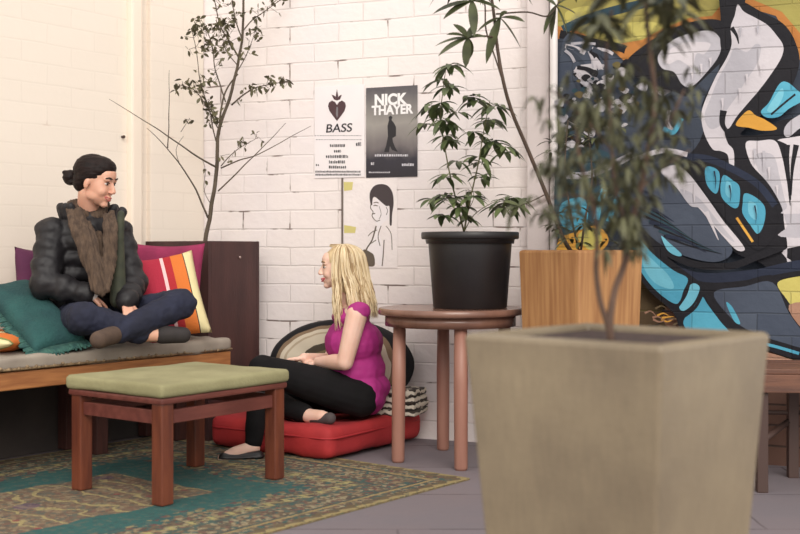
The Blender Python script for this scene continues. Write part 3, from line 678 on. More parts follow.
tc5 = N_('TexCoord'); L_(tc5.outputs['Object'], mp5.inputs[0]); L_(mp5.outputs[0], n5.inputs[0])
mx5 = N_('Mix'); mx5.data_type = 'RGBA'; mx5.blend_type = 'OVERLAY'; mx5.inputs[0].default_value = .2; L_(r0.outputs[0], mx5.inputs[6]); L_(n5.outputs['Fac'], mx5.inputs[7]); L_(mx5.outputs[2], b_.inputs['Base Color'])
al = R(42); s_ = .471; fc = Vector((.494, 2.18, 0)); ctr = fc+Vector((-cos(al), sin(al), 0))*s_/2+Vector((sin(al), cos(al), 0))*s_/2
sq_planter('stone_planter', 'large tapered beige glazed square planter close to the camera', ctr, math.atan2(cos(al), sin(al)), .480, .358, .84, m_cer, .022, .022)
m_pine = bpy.data.materials.new('cedar_boards'); nt_, b_, L_, N_ = NT(m_pine); b_.inputs['Roughness'].default_value = .6
tc = N_('TexCoord'); mpn = N_('Mapping'); mpn.inputs['Scale'].default_value = (14, 14, .8); L_(tc.outputs['Object'], mpn.inputs[0])
n_ = N_('TexNoise'); n_.inputs['Scale'].default_value = 3; n_.inputs['Detail'].default_value = 5; L_(mpn.outputs[0], n_.inputs[0])
r_ = N_('ValToRGB'); r_.color_ramp.elements[0].color = lin((150, 104, 64)); r_.color_ramp.elements[1].color = lin((176, 130, 84)); r_.color_ramp.elements[0].position = .35; r_.color_ramp.elements[1].position = .62
L_(n_.outputs[0], r_.inputs[0]); L_(r_.outputs[0], b_.inputs['Base Color'])
al = R(55); s_ = .40; fc = Vector(((579-CX)/F*5.0, 5.0, 0)); ctr2 = fc+Vector((-cos(al), sin(al), 0))*s_/2+Vector((sin(al), cos(al), 0))*s_/2
t = sq_planter('wooden_planter', 'tall honey-coloured wooden box planter behind the round table, before the mural', ctr2, math.atan2(cos(al), sin(al)), .40, .345, 1.02, m_pine, .022, .06)

# broad-leaved tree in the wooden planter
t = thing('umbrella_tree', 'slender tree with large fingered leaves growing from the wooden planter', 'tree', loc=(ctr2.x, ctr2.y, .965))
sb = NB(); lb = NB()
def st2(pts, r0, r1):
    P = smoothpath([W(*p) for p in pts], 5); tube(sb, P, [r0+(r1-r0)*i/(len(P)-1) for i in range(len(P))], 7); return P
bc = ctr2
pxb = CX+bc.x/bc.y*F
st2([(pxb-3, 258, bc.y), (564, 240, 5.2), (547, 196, 5.15), (528, 150, 5.1), (512, 112, 5.05), (503, 80, 5.0), (497, 45, 5.0), (494, 15, 5.0), (488, -25, 5.0), (484, -60, 5.0)], .010, .006)
st2([(503, 82, 5.0), (496, 60, 5.0), (486, 30, 5.02), (484, 0, 5.05), (470, -30, 5.05)], .004, .003)
st2([(497, 38, 5.0), (484, 36, 4.95), (468, 38, 4.9)], .004, .003)
st2([(496, 14, 5.0), (527, 12, 4.95), (548, 16, 4.9), (560, 0, 4.9)], .004, .003)
st2([(546, 194, 5.15), (530, 202, 5.05), (518, 206, 5.0)], .003, .002)
def lv(px, py, Z, ex, ey, wd=.045, dz=0, dr=.12):
    a, b = W(px, py, Z), W(ex, ey, Z+dz); leaf(lb, a, b-a+Vector((0, 0, dr*(b-a).length)), (0, -.6, 1), (b-a).length*1.02, wd, dr*1.6, .3, 6)
for e_ in ((435, 44), (440, 53), (466, 63), (452, 21), (486, 36), (478, 22), (470, 55), (446, 33)): lv(468, 38, 4.9, *e_, wd=.040, dz=random.uniform(-.08, .06))
for e_ in ((519, 44), (524, 20), (508, 10), (488, 56), (478, 30)): lv(500, 18, 4.98, *e_, wd=.045, dz=random.uniform(-.08, .06))
for e_ in ((434, 11), (445, 16), (474, 31), (456, -12), (490, -10), (500, 8)): lv(472, 1, 4.95, *e_, wd=.042, dz=random.uniform(-.08, .06))
for e_ in ((540, -5), (575, 12), (566, 30), (552, 34), (580, -8), (545, 30)): lv(556, 6, 4.9, *e_, wd=.04, dz=random.uniform(-.08, .06))
for e_ in ((502, 200), (512, 216), (530, 214), (528, 196), (508, 208)): lv(519, 206, 5.0, *e_, wd=.03)
for _ in range(16):
    p = W(random.uniform(440, 600), random.uniform(-70, -12), 5+random.uniform(-.3, .3)); whorl(lb, p, 7, .16, .04, -.1, .5)
for _ in range(30):
    p = W(random.uniform(548, 626), random.uniform(110, 246), 5.2+random.uniform(-.2, .12)); whorl(lb, p, 5, .085, .02, .1, .4, seg=3)
st2([(pxb, 256, bc.y), (585, 220, 5.2), (592, 180, 5.2), (588, 130, 5.2)], .006, .003); st2([(pxb, 256, bc.y), (572, 220, 5.1), (565, 170, 5.1), (568, 120, 5.1)], .005, .003)
link('stems', sb, mat('dark_stem', (84, 66, 54), .7, (66, 52, 42), 10), t, world=True, smooth=True)
m_leafd = mat('dark_green_leaf', (84, 90, 56), .5, (56, 60, 38), 10)
props(link('foliage', lb, m_leafd, t, world=True, smooth=True), kind='stuff')

# foreground shrub
t = thing('shrub', 'out-of-focus shrub with thin stems rising from the stone planter', 'shrub', loc=(ctr.x, ctr.y, .80))
sb = NB(); lb = NB(); ZS = ctr.y
def st3(pts, r0, r1):
    P = smoothpath([W(*p) for p in pts], 5); tube(sb, P, [r0+(r1-r0)*i/(len(P)-1) for i in range(len(P))], 8); return P
S = []
S += st3([(611, 340, ZS), (608, 326, ZS), (600, 300, ZS), (596, 270, ZS), (597, 235, ZS-.03), (592, 200, ZS-.05), (580, 160, ZS-.05), (575, 120, ZS-.05)], .0075, .003)
S += st3([(611, 340, ZS), (610, 320, ZS), (615, 290, ZS+.02), (625, 262, ZS+.04), (630, 230, ZS+.04), (640, 190, ZS+.03), (648, 150, ZS), (655, 100, ZS), (650, 50, ZS), (645, 0, ZS), (642, -60, ZS)], .0085, .004)
S += st3([(630, 235, ZS+.04), (618, 200, ZS), (612, 150, ZS), (610, 100, ZS+.05), (606, 60, ZS), (612, 10, ZS)], .005, .003)
S += st3([(640, 190, ZS+.03), (660, 170, ZS+.05), (690, 150, ZS+.08)], .003, .002)
S += st3([(592, 200, ZS-.05), (570, 195, ZS), (545, 200, ZS+.03), (528, 208, ZS+.03)], .003, .002)
S += st3([(648, 150, ZS), (670, 120, ZS-.05), (684, 90, ZS-.06)], .003, .002)
S += st3([(612, 150, ZS), (585, 120, ZS+.06), (560, 96, ZS+.06), (548, 90, ZS+.06)], .003, .002)
def lsp(cx_, cy_, sx, sy, n_, L=.036):
    for _ in range(n_):
        p = W(random.gauss(cx_, sx), random.gauss(cy_, sy), ZS+random.uniform(-.16, .16)); whorl(lb, p, random.choice((3, 4, 5)), L*random.uniform(.7, 1.2), .011, -.3, .8, seg=3, rnd=.5)
lsp(630, 195, 16, 26, 36); lsp(600, 140, 26, 26, 44); lsp(570, 180, 16, 26, 20); lsp(650, 110, 20, 26, 34); lsp(628, 235, 8, 12, 12); lsp(555, 130, 10, 30, 12); lsp(670, 150, 14, 14, 14); lsp(690, 95, 10, 10, 4); lsp(560, 205, 20, 6, 10); lsp(600, 90, 26, 16, 18); lsp(620, 165, 12, 20, 16)
for _ in range(16):
    p = W(random.uniform(570, 680), random.uniform(-35, 26), ZS+random.uniform(-.12, .12)); whorl(lb, p, 6, .085, .020, -.15, .5)
for _ in range(6):
    p = W(random.uniform(590, 680), random.uniform(22, 50), ZS+random.uniform(-.12, .12)); whorl(lb, p, 5, .05, .014, -.15, .5)
link('stems', sb, mat('shrub_stem', (104, 80, 66), .8, (80, 62, 52), 12), t, world=True, smooth=True)
props(link('foliage', lb, mat('dusky_leaf', (92, 92, 62), .6, (62, 62, 44), 10), t, world=True, smooth=True), kind='stuff')

# ---------------------------------------------------------------- footstool
MS = Matrix.Translation((-.948, 4.965, .002)) @ Matrix.Rotation(R(53.5), 4, 'Z')
t = thing('footstool', 'low reddish-brown wooden footstool with a pale olive cushion standing on the rug', 'footstool', M=MS)
m_rd = mat('red_brown_wood', (116, 62, 42), .38, (90, 46, 34), 5, (6, 6, .8), .08, 40)
m_rd2 = mat('red_brown_rail', (112, 62, 54), .4, (92, 48, 42), 5, (1, 6, 6), .08, 40)
for sx in (-1, 1):
    for sy in (-1, 1):
        bm = NB(); box(bm, (sx*.325, sy*.250, .21), (.062, .062, .40), .006); link('leg', bm, m_rd, t)
for sx in (-1, 1):
    bm = NB(); box(bm, (sx*.330, 0, .355), (.024, .439, .055), .003); link('rail', bm, m_rd2, t)
    bm = NB(); box(bm, (0, sx*.255, .355), (.589, .024, .055), .003); link('rail', bm, m_rd2, t)
bm = NB(); box(bm, (0, 0, .422), (.73, .58, .026), .008); link('seat_frame', bm, m_rd2, t)
bm = NB(); box(bm, (0, 0, .4635), (.75, .60, .058), .024, seg=4)
bmesh.ops.subdivide_edges(bm, edges=[e_ for e_ in bm.edges if e_.calc_length() > .3], cuts=15, use_grid_fill=True)
bm.normal_update()
for v in bm.verts: v.co += v.normal*.006*nz(v.co, 7); v.co.z += .010*max(0, (1-(v.co.x/.35)**2)*(1-(v.co.y/.27)**2))*(1 if v.co.z > .46 else 0)
link('cushion', bm, mat('pale_olive_cloth', (154, 149, 112), .9, (136, 131, 96), 5, bump=.25, bs=60), t, smooth=True)

# wooden slat bench at the right edge
MG = Matrix.Translation((1.98, 4.98, 0)) @ Matrix.Rotation(R(-4), 4, 'Z')
t = thing('slat_bench', 'dark wooden slatted bench with stretchers at the right edge below the mural', 'bench', M=MG)
m_db = mat('weathered_brown', (112, 74, 56), .6, (86, 56, 44), 5, (1, 10, 10), .15, 30); m_db2 = mat('dark_brown_leg', (70, 50, 44), .6)
for k in range(5):
    bm = NB(); box(bm, (0, -.17+k*.085, .512), (.98, .076, .022), .004); link('slat', bm, m_db, t)
for y_ in (-.20, .20):
    bm = NB(); box(bm, (0, y_, .462), (.94, .024, .076), .003); link('rail', bm, m_db, t)
for x_ in (-.445, -.23, .445):
    for y_ in (-.165, .165):
        if x_ == -.23 and y_ < 0: continue
        bm = NB(); box(bm, (x_, y_, .2105), (.045, .045, .421), .004); link('leg', bm, m_db2, t)
bm = NB(); tube(bm, [(-.445, -.14, .16), (-.445, .14, .16)], .013, 8); link('stretcher', bm, m_db2, t)
bm = NB(); tube(bm, [(-.42, .165, .29), (.42, .165, .29)], .010, 8); link('stretcher', bm, m_db2, t)
bm = NB(); tube(bm, [(-.43, -.12, .21), (-.25, .165, .25)], .014, 8); link('stretcher', bm, m_db2, t)

# ---------------------------------------------------------------- cushions
def pillow(name, label, c, right, up, sx, sy, th, m, fringe=None, N_=22, wr=.008, parent=None, pinch=.07, fr_m=None):
    rt = Vector(right).normalized(); u = Vector(up); u = (u-rt*u.dot(rt)).normalized(); n = rt.cross(u)
    M = Matrix((rt, u, n)).transposed().to_4x4(); M.translation = Vector(c)
    bm = NB(); top, bot = [], []
    for sgn, store in ((1, top), (-1, bot)):
        for i in range(N_+1):
            row = []
            for j in range(N_+1):
                a, b = -1+2*i/N_, -1+2*j/N_
                x = a*sx/2*(1-pinch*(1-b*b)*abs(a)); y = b*sy/2*(1-pinch*(1-a*a)*abs(b))
                h = max(0, (1-a**4)*(1-b**4))**.55*th/2; edge = (i in (0, N_) or j in (0, N_))
                z = sgn*h+(wr*nz(Vector((x*9+sx*31, y*9, sgn*3+c[0]*7)))*(0 if edge else 1))*1.2
                row.append(store[0][0] if False else (None if (edge and sgn < 0) else bm.verts.new((x, y, z))))
            store.append(row)
    for i in range(N_+1):
        for j in range(N_+1):
            if bot[i][j] is None: bot[i][j] = top[i][j]
    for i in range(N_):
        for j in range(N_):
            bm.faces.new((top[i][j], top[i+1][j], top[i+1][j+1], top[i][j+1]))
            bm.faces.new((bot[i][j], bot[i][j+1], bot[i+1][j+1], bot[i+1][j]))
    if fringe:
        t = thing(name, label, 'cushion', M=M); link('cover', bm, m, t, smooth=True)
        bm = NB()
        for side in fringe:
            k = -.5
            while k < .5:
                for L in (.035,):
                    a = {'b': Vector((k*sx*.98, -sy/2, 0)), 't': Vector((k*sx*.98, sy/2, 0)), 'l': Vector((-sx/2, k*sy*.98, 0)), 'r': Vector((sx/2, k*sy*.98, 0))}[side]
                    d = {'b': Vector((0, -1, 0)), 't': Vector((0, 1, 0)), 'l': Vector((-1, 0, 0)), 'r': Vector((1, 0, 0))}[side]
                    e_ = a+d*L+rv(.006); tube(bm, [a-d*.02, a+d*L*.5+rv(.003), e_], [.006, .0075, .004], 6)
                k += .024
        props(link('fringe', bm, fr_m or m, t, smooth=True), kind='stuff')
        return t
    return props(link(name, bm, m, M=M, smooth=True), label, 'cushion')
Zs = .566
nB = Vector((.799, -.602, 0)); aB = Vector((.602, .799, 0))    # room-facing, towards the corner
def LB(x, y, z): return ML @ Vector((x, y, z))
# striped cushion leaning on the maroon box
m_str = stripes('striped_cover', [(-.3, (164, 30, 56)), (-.022, (226, 190, 190)), (-.006, (170, 34, 42)), (.032, (208, 112, 44)), (.094, (52, 40, 40)), (.099, (222, 208, 158)), (.152, (190, 104, 48))], 'X')
def screen_pillow(name, label, pl, pr, pt, pb, m, th, sx, sy, c, **k): pass
c = (W(134, 262, 5.86), W(190, 249, 5.98), W(214, 334, 5.72), W(152, 345, 5.58))
def quad_pillow(name, label, tl, tr, brr, bl, th, m, **k):
    ctr_ = (tl+tr+brr+bl)/4; rt = ((tr-tl)+(brr-bl))/2; up = ((tl-bl)+(tr-brr))/2
    return pillow(name, label, ctr_, rt, up, rt.length, up.length, th, m, **k)
quad_pillow('cushion', 'red, orange and cream striped cushion leaning beside the dark haired person', W(132, 262, 5.90), W(190, 249, 5.94), W(214, 333, 5.74), W(150, 344, 5.62), .13, m_str)
m_mag = mat('magenta_cloth', (150, 42, 84), .85, (126, 34, 72), 6, bump=.3, bs=40)
quad_pillow('cushion', 'magenta cushion tucked behind the striped cushion against the dark box', W(126, 238, 6.13), W(201, 250, 5.97), W(204, 325, 5.90), W(136, 335, 6.06), .07, m_mag)
quad_pillow('cushion', 'dark purple cushion against the wall behind the dark haired person', W(15, 247, 5.58), W(60, 250, 5.79), W(62, 322, 5.72), W(17, 320, 5.52), .09, mat('purple_cloth', (92, 36, 70), .85, (78, 30, 62), 6, bump=.3, bs=40))
m_teal = mat('teal_cloth', (36, 80, 78), .9, (26, 62, 64), 7, bump=.6, bs=80); m_tealf = mat('teal_fringe', (60, 100, 90), .9, (36, 74, 72), 30)
quad_pillow('cushion', 'teal fringed cushion leaning at the left edge of the bench', W(-36, 291, 5.36), W(26, 280, 5.50), W(90, 341, 5.30), W(46, 351, 5.05), .12, m_teal, fringe='bl', fr_m=m_tealf)
m_str2 = stripes('striped_cover_lying', [(-.3, (206, 200, 150)), (-.20, (180, 96, 44)), (-.13, (206, 110, 44)), (.02, (120, 130, 70)), (.05, (214, 204, 156)), (.09, (206, 110, 44))], 'Y')
cc = W(-14, 339, 5.22)
pillow('cushion', 'orange and cream striped cushion lying flat under the teal cushion', (cc.x, cc.y, Zs+.045), (.62, -.1, 0), (.1, .62, .0), .46, .44, .085, stripes('striped_cover_lying', [(-.3, (214, 204, 156)), (-.185, (120, 130, 70)), (-.165, (206, 110, 44)), (-.06, (214, 204, 156)), (0, (206, 110, 44))], 'Y'))

# red floor cushion
a_, f_, r_ = Vector((-.96, 5.93, 0)), Vector((-.385, 5.55, 0)), Vector((.13, 6.13, 0)); ctr3 = (a_+r_)/2+Vector((-.01, .0, 0))
ex_ = (f_-a_).normalized(); MC = Matrix.Translation((ctr3.x-.005, ctr3.y, .012)) @ Matrix.Rotation(math.atan2(ex_.y, ex_.x)+R(0), 4, 'Z')
t = thing('floor_cushion', 'big square red floor cushion under the blonde person', 'floor cushion', M=MC)
bm = NB(); box(bm, (0, 0, .080), (.78, .83, .158), .062, seg=6)
bmesh.ops.subdivide_edges(bm, edges=[e_ for e_ in bm.edges if e_.calc_length() > .3], cuts=16, use_grid_fill=True); bm.normal_update()
for v in bm.verts:
    v.co += v.normal*(.014*nz(v.co, 5)+.004*nz(v.co, 18))
    r2 = (v.co.x-.05)**2+(v.co.y+.02)**2
    if v.co.z > .11: v.co.z -= .03*math.exp(-r2/.05)
    v.co.z = max(v.co.z, 0)
m_red = mat('red_cloth', (180, 46, 46), .8, (154, 36, 40), 4, bump=.35, bs=16)
link('cover', bm, m_red, t, smooth=True)
bm = NB()
pp = []
for sx, sy in ((-1, -1), (1, -1), (1, 1), (-1, 1)):
    for j in range(5):
        a = math.atan2(sy, sx)+R(-45+22.5*j); pp.append((sx*.325+.068*cos(a), sy*.350+.068*sin(a), .105))
pp.append(pp[0]); tube(bm, pp, .005, 6, cap=False); link('piping', bm, mat('red_piping', (158, 32, 38), .7), t, smooth=True)

# striped round cushion against the wall and folded blanket
m_band = bpy.data.materials.new('banded_cover'); nt_, b_, L_, N_ = NT(m_band); b_.inputs['Roughness'].default_value = .95
tc = N_('TexCoord'); vl = N_('VectorMath'); vl.operation = 'LENGTH'; mpp = N_('Mapping'); mpp.inputs['Scale'].default_value = (.57, 0, 1); L_(tc.outputs['Object'], mpp.inputs[0]); L_(mpp.outputs[0], vl.inputs[0])
n_ = N_('TexNoise'); n_.inputs['Scale'].default_value = 5; L_(tc.outputs['Object'], n_.inputs[0])
dd_ = M_('MULTIPLY', M_('ADD', vl.outputs['Value'], M_('MULTIPLY', M_('SUBTRACT', n_.outputs[0], .5), .05)), 3.82)
L_(ramp(dd_, [(0, (110, 96, 70)), (.3, (70, 62, 50)), (.42, (196, 184, 164)), (.62, (170, 154, 132)), (.66, (200, 188, 168)), (.73, (128, 106, 84)), (.80, (22, 20, 23))]), b_.inputs['Base Color'])
bm = NB(); lathe(bm, [(.002, -.07), (.20, -.068), (.32, -.055), (.40, -.03), (.43, 0), (.40, .03), (.32, .055), (.20, .068), (.002, .07)], 64)
for v in bm.verts: v.co.z += .012*nz(v.co, 7); v.co = Vector((v.co.x, -v.co.z, v.co.y*.57))
props(link('cushion', bm, m_band, M=Matrix.Translation((-.325, 6.245, .40)) @ Matrix.Rotation(R(-21), 4, 'Z') @ Matrix.Rotation(R(-9), 4, 'X'), smooth=True), 'large rounded black-edged banded cushion leaning on the white wall behind the blonde person', 'cushion')
m_zeb = bpy.data.materials.new('zebra_weave'); nt_, b_, L_, N_ = NT(m_zeb); b_.inputs['Roughness'].default_value = .95
tc = N_('TexCoord'); wv = N_('TexWave'); wv.bands_direction = 'Z'; wv.inputs['Scale'].default_value = 9; wv.inputs['Distortion'].default_value = 5; wv.inputs['Detail Scale'].default_value = 2.2; L_(tc.outputs['Object'], wv.inputs[0])
r_ = N_('ValToRGB'); r_.color_ramp.interpolation = 'CONSTANT'; r_.color_ramp.elements[1].position = .42; r_.color_ramp.elements[0].color = lin((64, 56, 50)); r_.color_ramp.elements[1].color = lin((206, 196, 180)); L_(wv.outputs[1], r_.inputs[0]); L_(r_.outputs[0], b_.inputs['Base Color'])
pb_ = W(396, 404, 5.99)
bm = NB()
for k in range(4):
    b0 = len(bm.verts); box(bm, (random.uniform(-.01, .01), random.uniform(-.01, .01), .018+k*.034), (.27-.012*k, .21, .034), .015, seg=3)
for v in bm.verts: v.co += Vector((nz(v.co, 12), nz(v.co+Vector((3, 0, 0)), 12), nz(v.co+Vector((0, 5, 0)), 9)))*.010; v.co.z = max(v.co.z, 0)
MZ = Matrix.Translation((pb_.x+.015, 6.02, .163)) @ Matrix.Rotation(R(-20), 4, 'Z')
props(link('folded_blanket', bm, m_zeb, M=MZ, smooth=True), 'folded cream and black striped blanket on the red cushion behind the blonde person', 'blanket')

# ---------------------------------------------------------------- people
def skinmat(n, c, c2): 
    m = mat(n, c, .5, c2, 12, bump=.03, bs=120); nt, b, L, N = NT(m)
    b.inputs['Subsurface Weight'].default_value = .12; b.inputs['Subsurface Scale'].default_value = .02; b.inputs['Subsurface Radius'].default_value = (1, .35, .2); return m
def head(bm, O, B, s=1.0):
    def p(x, y, z): return O+B @ (Vector((x, y, z))*s)
    def e(c, r): ball(bm, p(*c), tuple(k*s for k in r), B)
    e((-.015, 0, .032), (.094, .073, .082)); e((.032, 0, -.01), (.058, .060, .080)); e((.038, 0, -.055), (.046, .049, .048))
    e((.070, 0, -.092), (.020, .021, .017)); e((.052, 0, .045), (.042, .052, .045))
    for y in (-1, 1):
        e((.056, y*.030, -.030), (.030, .024, .028)); e((-.004, y*.071, -.012), (.015, .007, .027)); e((.022, y*.038, -.055), (.040, .018, .030))
        e((.076, y*.030, .026), (.016, .022, .008)); e((.100, y*.010, -.030), (.010, .007, .007))
    cap(bm, p(.088, 0, .014), .008*s, p(.108, 0, -.024), .011*s)
    e((.084, 0, -.060), (.014, .022, .014)); e((.092, 0, -.0535), (.009, .019, .0055)); e((.089, 0, -.066), (.010, .017, .006))
    return p
def soften(o, c, r, n=5):
    bm = bmesh.new(); bm.from_mesh(o.data); c = ROOT[o.name].inverted() @ c
    vs = [v for v in bm.verts if (v.co-c).length < r]
    for _ in range(n): bmesh.ops.smooth_vert(bm, verts=vs, factor=.5, use_axis_x=True, use_axis_y=True, use_axis_z=True)
    bm.to_mesh(o.data); bm.free()
def hand(bm, w, d, n, s=1.0, curl=.5, side=1, spread=.12):
    """w wrist, d direction of the hand, n back-of-hand normal, side = +1/-1 places the thumb"""
    d = Vector(d).normalized(); n = Vector(n); n = (n-d*n.dot(d)).normalized(); x = d.cross(n)*side
    for k in (-1.2, -.4, .4, 1.2): cap(bm, w+d*.005*s+x*k*.011*s, .013*s, w+d*.080*s+x*k*.018*s, .0105*s)
    for k, L in ((1.5, .068), (.5, .078), (-.5, .073), (-1.5, .056)):
        a = w+(d*.082+x*k*.0195)*s; dd = (d+x*k*spread*.4).normalized(); r = .0095*s; L *= s
        for q_, ln in enumerate((.45, .32, .25)):
            an = curl*(q_+.6)*.75; dv = dd*cos(an)-n*sin(an); b = a+dv*L*ln; cap(bm, a, r, b, r*.9); a = b; r *= .9
    a = w+(d*.022+x*.026)*s; b = a+(d*.030+x*.026-n*.010)*s; c = b+(d*.030+x*.006-n*.014)*s
    cap(bm, w+(d*.015+x*.010)*s, .016*s, a, .014*s); cap(bm, a, .0125*s, b, .0105*s); cap(bm, b, .0105*s, c, .0085*s)
def face_bits(t, p, B, s, iris, lipc, browc, smile=False):
    m_w = mat('eye_white', (226, 218, 212), .25); m_i = mat(iris[0], iris[1], .2); m_b = mat(browc[0], browc[1], .8); m_l = mat(lipc[0], lipc[1], .45)
    for y in (-1, 1):
        bm = NB(); ball(bm, p(.0755, y*.0300, .008), (.0085*s, .0115*s, .0046*s), B); link('eye', bm, m_w, t, world=True, smooth=True)
        bm = NB(); ball(bm, p(.0825, y*.0305, .007), (.005*s, .006*s, .0055*s), B); link('iris', bm, m_i, t, world=True, smooth=True)
        bm = NB(); tube(bm, [p(.079, y*.044, .013), p(.0865, y*.032, .0175), p(.086, y*.018, .012)], [.0015, .0028, .0015], 6); link('eyelashes', bm, m_b, t, world=True, smooth=True)
        bm = NB(); tube(bm, smoothpath([p(.077, y*.050, .032), p(.089, y*.036, .039), p(.0935, y*.016, .034)], 4), [.002]+[.0038]*7+[.003], 6); link('eyebrow', bm, m_b, t, world=True, smooth=True)
    bm = NB()
    tube(bm, smoothpath([p(.078, -.024, -.052), p(.0945, -.010, -.0555), p(.0985, 0, -.0555), p(.0945, .010, -.0555), p(.078, .024, -.052)], 4), [.0012]+[.0036]*15+[.0012], 8)
    tube(bm, smoothpath([p(.078, -.023, -.053), p(.092, -.010, -.066), p(.096, 0, -.068), p(.092, .010, -.066), p(.078, .023, -.053)], 4), [.0012]+[.0042]*15+[.0012], 8)
    link('lips', bm, m_l, t, world=True, smooth=True)
    if smile:
        bm = NB(); ball(bm, p(.0885, 0, -.0605), (.0065*s, .016*s, .0042*s), B); link('teeth', bm, mat('teeth', (236, 230, 222), .3), t, world=True, smooth=True)

m_blackt = mat('black_trousers', (19, 17, 19), .9, (14, 13, 14), 10, bump=.3, bs=9, spec=.25)
# ---- woman in the down jacket on the bench
SK1 = skinmat('skin_warm', (216, 166, 142), (208, 154, 130))
pel = W(80, 322, 5.60); che = W(84, 262, 5.57); nkb = W(88, 216, 5.52)
t = thing('person', 'dark haired person in black puffer jacket and brown scarf sitting cross-legged on the bench', 'person', loc=(pel.x, pel.y, Zs))
HO = W(95.5, 182, 5.46); HB_ = frame((.94, -.27, -.26), (.16, -.05, 1)); Fb = Vector((.55, -.835, 0)); Lb = Vector((.835, .55, 0)); Ub = Vector((0, 0, 1)); TB = Matrix((Lb, -Fb, Ub)).transposed()
sR, sL = W(53, 232, 5.44), W(117, 232, 5.64); eR, eL = W(45, 284, 5.34), W(133, 284, 5.56); wR, wL = W(88, 294, 5.33), W(126, 302, 5.33)
hR, hL = W(68, 323, 5.55), W(96, 323, 5.66); kR, kL = W(84, 318, 5.17), W(181, 304, 5.46); aR, aL = W(144, 334, 5.33), W(116, 334, 5.22)
body = NB(); p1 = head(body, HO, HB_)
cap(body, p1(-.022, 0, -.06), .050, nkb+Vector((0, 0, .01)), .054)
ball(body, nkb+Vector((0, 0, -.06)), (.16, .08, .06), TB); ball(body, che, (.145, .095, .15), TB); ball(body, (che+pel)/2, (.12, .09, .14), TB); ball(body, pel+Vector((0, 0, .02)), (.155, .11, .11), TB)
for s_, e_, w_ in ((sR, eR, wR), (sL, eL, wL)): chain(body, [(s_, .05), (e_, .040), (w_, .027)])
hand(body, wR, W(106, 305, 5.40)-wR, (0.1, -.3, 1), .92, .5, 1); hand(body, wL, W(131, 322, 5.27)-wL, (.5, -.7, .6), .92, .55, -1)
for h_, k_, a2 in ((hR, kR, aR), (hL, kL, aL)): chain(body, [(h_, .08), (k_, .055)]); chain(body, [(k_, .052), (k_*.6+a2*.4, .052), (a2, .036)])
tR, tL = W(183, 335, 5.40), W(98, 340, 5.07)
chain(body, [(aR, .036), (aR*.3+tR*.7, .034), (tR, .022)]); chain(body, [(aL, .036), (aL*.3+tL*.7, .032), (tL, .022)])
soften(blob('body', body, SK1, t, .0045, 3), HO, .15)
face_bits(t, p1, HB_, 1, ('brown_iris', (50, 36, 30)), ('rose_lips', (176, 92, 86)), ('dark_brow', (52, 38, 34)), True)
hb = NB()
def e1(c, r): ball(hb, p1(*c), r, HB_)
e1((-.026, 0, .046), (.098, .083, .083)); e1((-.055, 0, -.01), (.055, .070, .060)); e1((.012, 0, .078), (.074, .066, .050)); e1((-.030, 0, .015), (.060, .081, .05)); e1((.010, 0, .060), (.068, .074, .045))
m_hair = mat('dark_brown_hair', (34, 21, 19), .55, (20, 13, 12), 30, (1, 1, 5), .25, 90, spec=.2)
hr = blob('hair', hb, m_hair, t, .005, 4, lambda c, n: .0025*nz(Vector((c.x*30, c.y*30, c.z*120))))
hb = NB(); bp_ = p1(-.136, 0, -.012); ball(hb, bp_, (.036, .036, .038)); cap(hb, bp_, .018, p1(-.10, 0, -.005), .020)
for k in range(14):
    a = k*2.4; ball(hb, bp_+Vector((cos(a)*.024, sin(a)*.024, (k % 5-2)*.012)), (.016, .016, .012))
blob('hair_bun', hb, m_hair, hr, .004, 3)
# jeans
m_den = mat('dark_denim', (30, 34, 56), .85, (22, 25, 43), 12, bump=.35, bs=12)
jb = NB(); ball(jb, pel+Vector((0, 0, .01)), (.175, .135, .11), TB)
chain(jb, [(hR, .098), (kR, .075)]); chain(jb, [(kR, .073), (kR*.5+aR*.5, .066), (kR*.08+aR*.92, .052)])
chain(jb, [(hL, .098), (kL, .074)]); chain(jb, [(kL, .072), (kL*.5+aL*.5, .066), (kL*.06+aL*.94, .054)])
blob('jeans', jb, m_den, t, .006, 5, lambda c, n: .005*nz(c, 22)+.003*nz(c, 50))
def shoe(name, a, b, m, r0=.042, r1=.034, vox=.005):
    s_ = NB(); d = (b-a).normalized(); chain(s_, [(a-d*.015, r0), (a*.5+b*.5, r0*.92), (b, r1)]); return s_
ms1 = mat('charcoal_suede', (48, 42, 42), .8, (38, 34, 34), 20); ms2 = mat('brown_suede', (86, 68, 56), .85, (72, 56, 48), 20)
blob('shoe', shoe('s', aR*.45+tR*.55, tR, ms1, .044, .038), ms1, t, .005, 4)
blob('shoe', shoe('s', aL*.7+tL*.3, tL*.96+aL*.04, ms2, .044, .040), ms2, t, .005, 4)
# jacket: rings of down-filled baffles
m_jk = mat('black_nylon', (24, 21, 25), .6, (18, 16, 20), 8, bump=.35, bs=22)
jb = NB()
for k in range(7):
    f = k/6; c_ = pel.lerp(nkb+Vector((0, 0, -.075)), f)+Fb*.0; wv_ = (.205, .150) if k < 5 else ((.20, .14) if k == 5 else (.165, .12))
    ball(jb, c_+Vector((0, 0, .02)), (wv_[0]-.012, wv_[1], .075), TB)
    ball(jb, c_+Vector((0, 0, .06)), (wv_[0]-.04, wv_[1]-.03, .05), TB)
for s_, e_, w_, r0 in ((sR, eR, wR, .083), (sL, eL, wL, .080)):
    for A, B_, ra, rb in ((s_, e_, r0, r0*.93), (e_, e_.lerp(w_, .90), r0*.93, .056)):
        L = (B_-A).length; n_ = max(2, round(L/.085)); d = (B_-A).normalized(); x, y, _ = basis(d); Bm = Matrix((x, y, d)).transposed()
        cap(jb, A, ra-.011, B_, rb-.009)
        for k in range(n_+1):
            r = ra+(rb-ra)*k/n_; ball(jb, A+d*L*k/n_, (r, r, .060), Bm)
